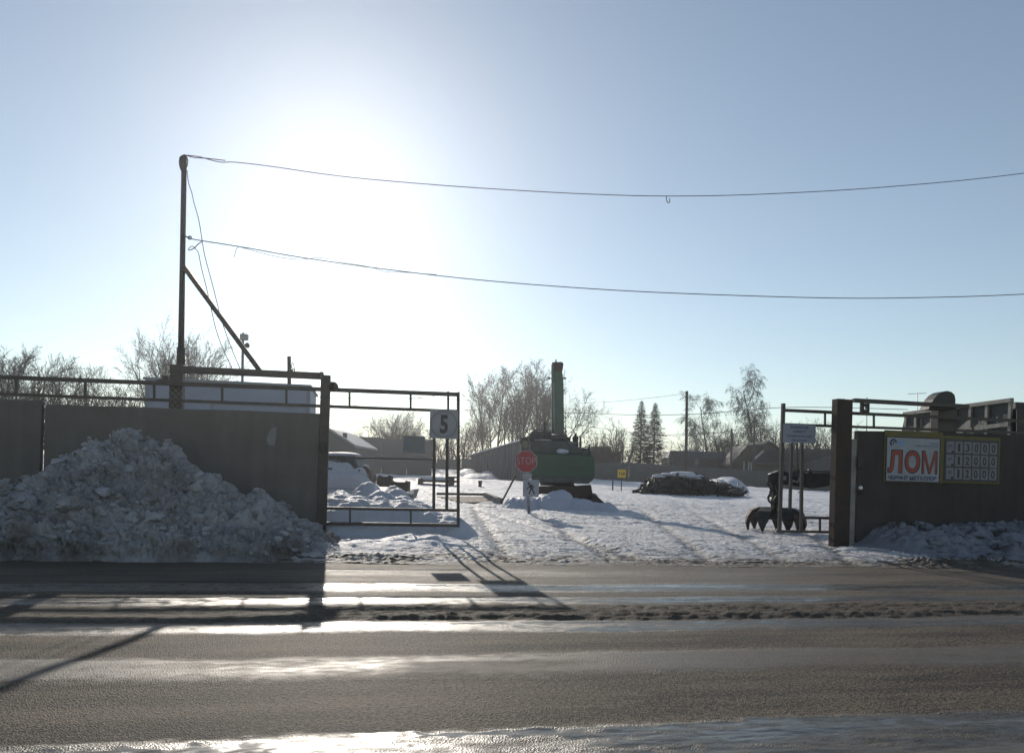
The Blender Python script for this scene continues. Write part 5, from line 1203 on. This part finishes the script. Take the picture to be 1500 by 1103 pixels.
# ------------------------------------------------------------------ snowed-in things inside the left gate
px_heap('snow_bank', 'high rounded bank of snow behind the left gate post', [(492, 40, 670, 0, 2.2), (515, 24, 667, 0.4, 1.8), (470, 40, 668, 0.6, 2.4), (500, 44, 690, -1.8, 1.4)], 27.0, 0.4, 141, n=200, amp=0.10, sc=0.9, dirt=0.1)
sv = thing('snowbound_vehicle', 'vehicle almost buried in snow with a dark strip of glass showing', 'vehicle', (lambda p: (p.x, p.y, T(p.x, p.y)))(AD(505, 700, 25.0)))
P1('roof', M['machgrey'], sv, lambda b: pbox(b, 476, 667, 521, 670.5, 24.9, 1.6), bevel=0.03)
P1('snow_load', M['banksnow'], sv, lambda b: (b.ball(AD(500, 667, 25.6), 0.62, 3, (1.0, 0.9, 0.20), 0.05, 2), b.ball(AD(484, 667.5, 25.6), 0.45, 3, (1.0, 0.9, 0.25), 0.05, 4)))
P1('windscreen', M['glass'], sv, lambda b: b.prism([AD(494, 671, 24.75), AD(508, 671, 24.75), AD(504, 681, 24.65), AD(499, 677, 24.65)], FW * 0.05))
P1('body', M['machgrey'], sv, lambda b: b.prism([AD(474, 671, 24.9), AD(520, 671, 24.9), AD(526, 688, 24.9), AD(536, 694, 24.9), AD(536, 712, 24.9), AD(474, 712, 24.9)], FW * 1.6), bevel=0.05)
P1('snow_cover', M['banksnow'], sv, lambda b: [b.rock(AD(x, y, dd), r, 4, sq, s_, 0.22) for x, y, dd, r, sq, s_ in ((497, 694, 24.7, 0.62, (1.15, 0.6, 0.62), 7), (483, 684, 24.9, 0.5, (0.9, 0.5, 0.6), 8), (519, 698, 24.6, 0.40, (1.2, 0.6, 0.8), 3), (507, 706, 24.3, 0.5, (1.7, 0.7, 0.6), 6))])
P1('mirror_arm', M['dark'], sv, lambda b: (b.bar(AD(519, 686, 24.6), AD(527, 690, 24.5), 0.05, 0.08), pbox(b, 481, 685, 486, 688, 24.3, 0.06)))
br_ = thing('rusty_seat', 'rusty brown cab seat or machine part capped with snow', 'scrap', (lambda p: (p.x, p.y, T(p.x, p.y)))(AD(538, 700, 25.5)))
P1('back', M['brown'], br_, lambda b: b.prism([AD(528, 684, 25.5), AD(537, 683, 25.5), AD(541, 688, 25.5), AD(544, 703, 25.5), AD(540, 704, 25.5), AD(535, 689, 25.5), AD(528, 688, 25.5)], FW * 0.5), bevel=0.02)
P1('leg', M['brown'], br_, lambda b: b.bar(AD(541, 703, 25.6), AD(541, 716, 25.6), 0.08, 0.08, up=(0, 1, 0)))
P1('snow_cap', M['banksnow'], br_, lambda b: b.ball(AD(533, 683, 25.7), 0.13, 2, (1.4, 1.4, 0.5), 0.05, 3))
px_heap('snow_bank', 'ridge of snow between the rusty crates and the left gate', [(500, 40, 722, 0, 1.3), (540, 34, 709, 1.5, 1.3), (560, 40, 722, -0.6, 1.2), (580, 36, 716, 1.0, 1.4), (590, 34, 728, -0.6, 1.0), (612, 24, 736, -0.4, 0.9)], 20.5, 0.3, 151, n=260, amp=0.08, sc=1.8, dirt=0.08)
def crate(label, x0, y0, x1, y1, m='rust', th=0.6, name='steel_crate', notch=True, D=None):
    p = on_ground((x0 + x1) / 2, y1); D = D or (p - EYE).dot(FW)
    root = thing(name, label, 'crate', (AD((x0 + x1) / 2, y1, D)))
    P1('side', M[m], root, lambda b: (pbox(b, x0, y0, x1, y1 + 3, D, 0.05), pbox(b, x0, y0 + 0.5, x1, y1 + 3, D + th, 0.05)))
    P1('side', M[m], root, lambda b: (b.frame(AD(x0, (y0 + y1) / 2, D) + FW * th / 2, RW * 0.03, FW * th / 2, UW * (y1 - y0 + 2) * D / FPX / 2), b.frame(AD(x1, (y0 + y1) / 2, D) + FW * th / 2, RW * 0.03, FW * th / 2, UW * (y1 - y0 + 2) * D / FPX / 2)))
    if notch: P1('corner_lug', M['dark'], root, lambda b: (pbox(b, x0 - 0.5, y0 - 2, x0 + 2.5, y0 + 2, D - 0.05, 0.1), pbox(b, x1 - 2.5, y0 - 2, x1 + 0.5, y0 + 2, D - 0.05, 0.1)))
    P1('snow_fill', M['banksnow'], root, lambda b: b.frame(AD((x0 + x1) / 2, y0 + 2.5, D) + FW * (th / 2), RW * ((x1 - x0) / 2 - 0.6) * D / FPX, FW * (th / 2 - 0.03), UW * 0.03))
    return root
crate('dark crate with a raised corner, nearer the gate post', 552, 700, 570, 711, th=0.8)
crate('square dark steel box standing behind the snow ridge', 555, 698, 571, 710, D=27.5)
crate('wide rusty steel box right of the square one', 574, 706, 596, 719, D=24.5)
g = on_ground(612, 731); D = 21.5
bk = thing('concrete_block', 'pale rectangular concrete block lying right of the rusty boxes', 'concrete block', AD(608, 731, D))
P1('block', M['block'], bk, lambda b: b.prism([AD(592, 729, D), AD(603, 731, D - 0.3), AD(608, 717.5, D + 1.0), AD(606, 716, D + 1.0), AD(592, 723, D + 0.2)], RW * 0.01 + FW * 0.9), bevel=0.02)
P1('front', M['block'], bk, lambda b: pbox(b, 589, 723, 605, 732, D - 0.2, 0.3), bevel=0.015)
stake('rusty leaning stake standing in the snow ridge inside the gate', 546.5, 724, 695, 0.07, 'rust', 'stake', -2)
stake('short thick weathered post beside the rusty leaning stake', 549, 722, 697, 0.10, 'rust', 'stake', 1)
stake('weathered timber stake with a crosspiece near the gate post', 494, 735, 702, 0.06, 'polewood', 'stake', 0)
stake('thin stake in the snow close to the gate post', 497, 757, 735, 0.035, 'polewood', 'stake', 0)
# flat trailer under snow beyond
g = on_ground(635, 712); D = (g - EYE).dot(FW)
tr = thing('flat_trailer', 'low flat trailer under a slab of snow behind the number sign', 'trailer', (g.x, g.y, T(g.x, g.y)))
P1('deck', M['dark'], tr, lambda b: pbox(b, 613, 703, 666, 706.5, D, 2.0), bevel=0.02)
P1('snow_slab', M['banksnow'], tr, lambda b: pbox(b, 615, 698.5, 663, 703.3, D - 0.02, 2.0), bevel=0.10)
P1('bolster', M['rust'], tr, lambda b: (pbox(b, 612, 701, 619, 712, D - 0.1, 0.3), pbox(b, 657, 698, 665, 711, D - 0.1, 0.3)), bevel=0.02)
for x in (618, 661): P1('wheel', M['dark'], tr, lambda b: b.tube([AD(x, 710, D - 0.05), AD(x, 710, D + 0.2)], 0.16, 14))
px_heap('snow_bank', 'two soft snow mounds at the foot of the far fence', [(686, 16, 687, 4, 3.5), (728, 26, 688, 0, 3.5), (705, 30, 694, -4, 3.0), (752, 14, 694, -2, 2.5)], 78.0, 1.0, 161, n=160, amp=0.10, sc=0.5, dirt=0.0)
px_heap('snow_bank', 'pale snow mound on the right of the yard before the fence', [(1066, 24, 699, 0, 3.0), (1050, 16, 702, -3, 2.5)], 66.0, 1.0, 165, n=140, amp=0.10, sc=0.5, dirt=0.0)

# ------------------------------------------------------------------ scrap heap
Dh = 52.0
def scrap(b):
    q = random.Random(12)
    prof = [(938, 722), (946, 706), (958, 696), (972, 694), (990, 692), (1010, 695), (1030, 700), (1050, 706), (1066, 710), (1078, 716), (1086, 720)]
    xs = [p[0] for p in prof]; ys = [p[1] for p in prof]
    for k in range(620):
        px = q.uniform(940, 1084); yt = float(np.interp(px, xs, ys)); py = yt + (722 - yt) * q.random() ** 0.8 + 1.5
        dz = (722 - py) / 26.0
        c = AD(px, py, Dh + q.uniform(-1.6, 1.6) * (1 - dz) ); s = q.uniform(0.12, 0.42)
        ax = Vector((q.gauss(0, 1), q.gauss(0, 1), q.gauss(0, 0.6))).normalized(); bx = ax.cross(Vector((q.gauss(0, 1), q.gauss(0, 1), q.gauss(0, 1)))).normalized(); cx = ax.cross(bx)
        t = q.random()
        if t < 0.5: b.frame(c, ax * s * q.uniform(0.8, 1.6), bx * s * q.uniform(0.25, 0.7), cx * s * q.uniform(0.04, 0.2))
        elif t < 0.7: b.rock(c, s * 0.8, 2, (1.2, 1, 0.7), k, 0.5)
        else: b.tube([c - ax * s * 2.2, c + bx * s * 0.5, c + ax * s * 2], s * 0.10, 5)
M['scrap'] = mat('mixed_dark_scrap', (0.045, 0.040, 0.036), (0.012, 0.012, 0.013), 0.6, 1.6, 0.2, 0.5)
g = on_ground(1010, 722)
so = thing('scrap_heap', 'long dark heap of scrap metal with snow patches, in the middle of the yard', 'scrap heap', (lambda p: (p.x, p.y, T(p.x, p.y)))(AD(1010, 700, Dh)))
def mound(b):
    prof = [(942, 723), (950, 713), (962, 705), (978, 702), (1000, 702), (1030, 707), (1050, 713), (1066, 717), (1082, 722)]
    b.prism([AD(x, y, Dh - 0.6) for x, y in prof] + [AD(1086, 730, Dh - .6), AD(938, 730, Dh - .6)], FW * 1.6)
s1 = P1('metal_scrap', M['scrap'], so, lambda b: (mound(b), scrap(b))); s1['kind'] = 'stuff'
for x, y, r in ((1001, 694, 0.6), (1014, 697, 0.5), (965, 696.5, 0.35), (979, 694, 0.35), (1020, 699, 0.3)):
    P1('snow_patch', M['banksnow'], so, lambda b: b.ball(AD(x, y + 1, Dh - 0.3), r, 3, (1.5, 1, 0.35), 0.08, int(x)))
P1('barrel', M['machgrey'], so, lambda b: b.tube([AD(992, 700, Dh - 1.6), AD(992, 692.5, Dh - 1.6)], 0.12, 12))
g = on_ground(1072, 723)
gd = (g - EYE).dot(FW)
P1('offcut', M['dark'], so, lambda b: (b.ball(AD(1076, 720, Dh - 2), 0.36, 2, (1.5, 1, 0.5), 0.14, 3), b.ball(AD(944, 720.5, Dh - 2), 0.22, 2, (1.5, 1, 0.5), 0.14, 5)))
b = MB()
q = random.Random(5)
lt = []
for k, (px, py, r, lb) in enumerate(((1172, 722, 0.16, 'small dark scrap lump on the snow beyond the grapple hoses'), (1205, 720, 0.30, 'dark scrap lump capped with snow right of the gate uprights'), (1082, 760, 0.05, ''), (1196, 724, 0.2, ''))):
    if not lb: continue
    g = on_ground(px, py)
    tag(MB().ball((g.x, g.y, g.z + r * 0.3), r, 3, (1.6, 1, 0.6), 0.13, k).build('scrap_lump', M['dark'], None, origin=g), lb, 'scrap')

# ------------------------------------------------------------------ grapple and its crane arm
g = on_ground(1135, 778); Dg = 19.6
gpp = AD(1135, 777, Dg)
cr = thing('grapple_crane', 'dark crane arm reaching left from behind the right post, holding the grapple', 'crane', (gpp.x + 3.2, gpp.y, 0.1))
ar = P1('arm', M['dark'], cr, lambda b: (b.prism([AD(1130, 694, Dg), AD(1142, 689, Dg), AD(1162, 693, Dg), AD(1232, 692, Dg), AD(1330, 690, Dg), AD(1330, 716, Dg), AD(1232, 709, Dg), AD(1190, 716, Dg), AD(1150, 710, Dg), AD(1134, 707, Dg)], FW * 0.32)), bevel=0.02)
P1('base_column', M['dark'], cr, lambda b: pbox(b, 1300, 700, 1345, 779, Dg, 0.9), bevel=0.03)
P1('knuckle', M['dark'], cr, lambda b: (b.tube([AD(1133, 700, Dg - 0.08), AD(1133, 700, Dg + 0.4)], 0.13, 16), b.tube([AD(1170, 696, Dg - 0.08), AD(1170, 696, Dg + 0.4)], 0.16, 16), b.tube([AD(1186, 692, Dg - 0.1), AD(1188, 690, Dg - 0.1)], 0.08, 10)))
P1('valve_block', M['galv'], cr, lambda b: (pbox(b, 1158, 703, 1166, 706, Dg - 0.1, 0.12), pbox(b, 1147, 697, 1152, 703, Dg - 0.1, 0.1), b.bar(AD(1167, 707, Dg - .1), AD(1172, 699, Dg - .1), 0.04, 0.05)))
P1('neck', M['dark'], cr, lambda b: (b.bar(AD(1134, 703, Dg + .15), AD(1137, 745, Dg + .15), 0.20, 0.17, up=(0, 1, 0)), b.tube([AD(1136.5, 728, Dg + .15), AD(1137, 738, Dg + .15)], 0.14, 14)))
for pts in (((1136, 703), (1128, 700), (1126, 710), (1133, 722), (1130, 734)), ((1139, 702), (1131, 704), (1132, 716), (1125, 728), (1128, 736), (1136, 735)), ((1134, 699), (1123, 706), (1129, 718), (1126, 731), (1131, 738)), ((1141, 703), (1136, 712), (1139, 722), (1133, 734), (1135, 743)), ((1148, 692), (1138, 694), (1128, 702), (1131, 712), (1127, 722))):
    P1('hose', M['wire'], cr, lambda b: b.tube(smooth_line([AD(x, y, Dg - 0.05) for x, y in pts], 6), 0.019, 7))
gpl = thing('scrap_grapple', 'dark orange-peel grapple resting on its pointed tines by the right gate', 'grapple', (gpp.x, gpp.y, T(gpp.x, gpp.y)))
Cg = AD(1136.5, 756, Dg + 0.2)
kk = Dg / FPX
P1('hub', M['dark'], gpl, lambda b: (b.tube([Cg + UW * 12 * kk, Cg + UW * 6 * kk, Cg - UW * 2 * kk, Cg - UW * 5 * kk], [0.20, 0.30, 0.34, 0.2], 20), b.tube([Cg + UW * 16 * kk, Cg + UW * 10 * kk], 0.12, 14)))
def tine(a):
    def f(b):
        d = Vector((math.cos(a), math.sin(a), 0)); s = Vector((-math.sin(a), math.cos(a), 0))
        Rr = 41 * kk
        prof = [(0.15, 4, 0.11), (0.40, 9.5, 0.14), (0.64, 10, 0.165), (0.84, 6, 0.18), (0.95, -2, 0.15), (0.99, -11, 0.085), (0.96, -22, 0.01)]
        sec = [(Cg + d * Rr * r + UW * z * kk, w) for r, z, w in prof]
        n = len(sec); vs = []
        for i, (p, w) in enumerate(sec):
            t = (sec[min(i + 1, n - 1)][0] - sec[max(i - 1, 0)][0]).normalized(); nn = s.cross(t).normalized()
            th = 0.05 if i < n - 1 else 0.02
            for u_, v_ in ((-1, -1), (1, -1), (1, 1), (-1, 1)): vs.append(p + s * w * u_ + nn * th * v_)
        fs = [(i * 4 + j, i * 4 + (j + 1) % 4, (i + 1) * 4 + (j + 1) % 4, (i + 1) * 4 + j) for i in range(n - 1) for j in range(4)] + [(3, 2, 1, 0), tuple((n - 1) * 4 + j for j in range(4))]
        b.add(vs, fs)
    return f
for k in range(7):
    a = math.radians(8 + 360 / 7 * k)
    t_ = P1('tine', M['rust' if k == 3 else 'dark'], gpl, tine(a), bevel=0.008)
    d = Vector((math.cos(a), math.sin(a), 0))
    P1('cylinder', M['machgrey'], t_, lambda b: b.tube([Cg + d * 8 * kk + UW * 11 * kk, Cg + d * 27 * kk + UW * 11.5 * kk], 0.035, 8))

# ------------------------------------------------------------------ air
hz_m = bpy.data.materials.new('air'); hz_m.use_nodes = True
n = hz_m.node_tree.nodes; l = hz_m.node_tree.links; n.clear()
pv = n.new('ShaderNodeVolumePrincipled'); out = n.new('ShaderNodeOutputMaterial')
pv.inputs['Color'].default_value = (0.93, 0.95, 1.0, 1)
pv.inputs['Density'].default_value = 0.0007
pv.inputs['Anisotropy'].default_value = 0.80
l.new(pv.outputs[0], out.inputs['Volume'])
hz = MB().box(-420, 520, -40, 905, -1.2, 24).build('haze', hz_m)
tag(hz, None, None, kind='stuff')
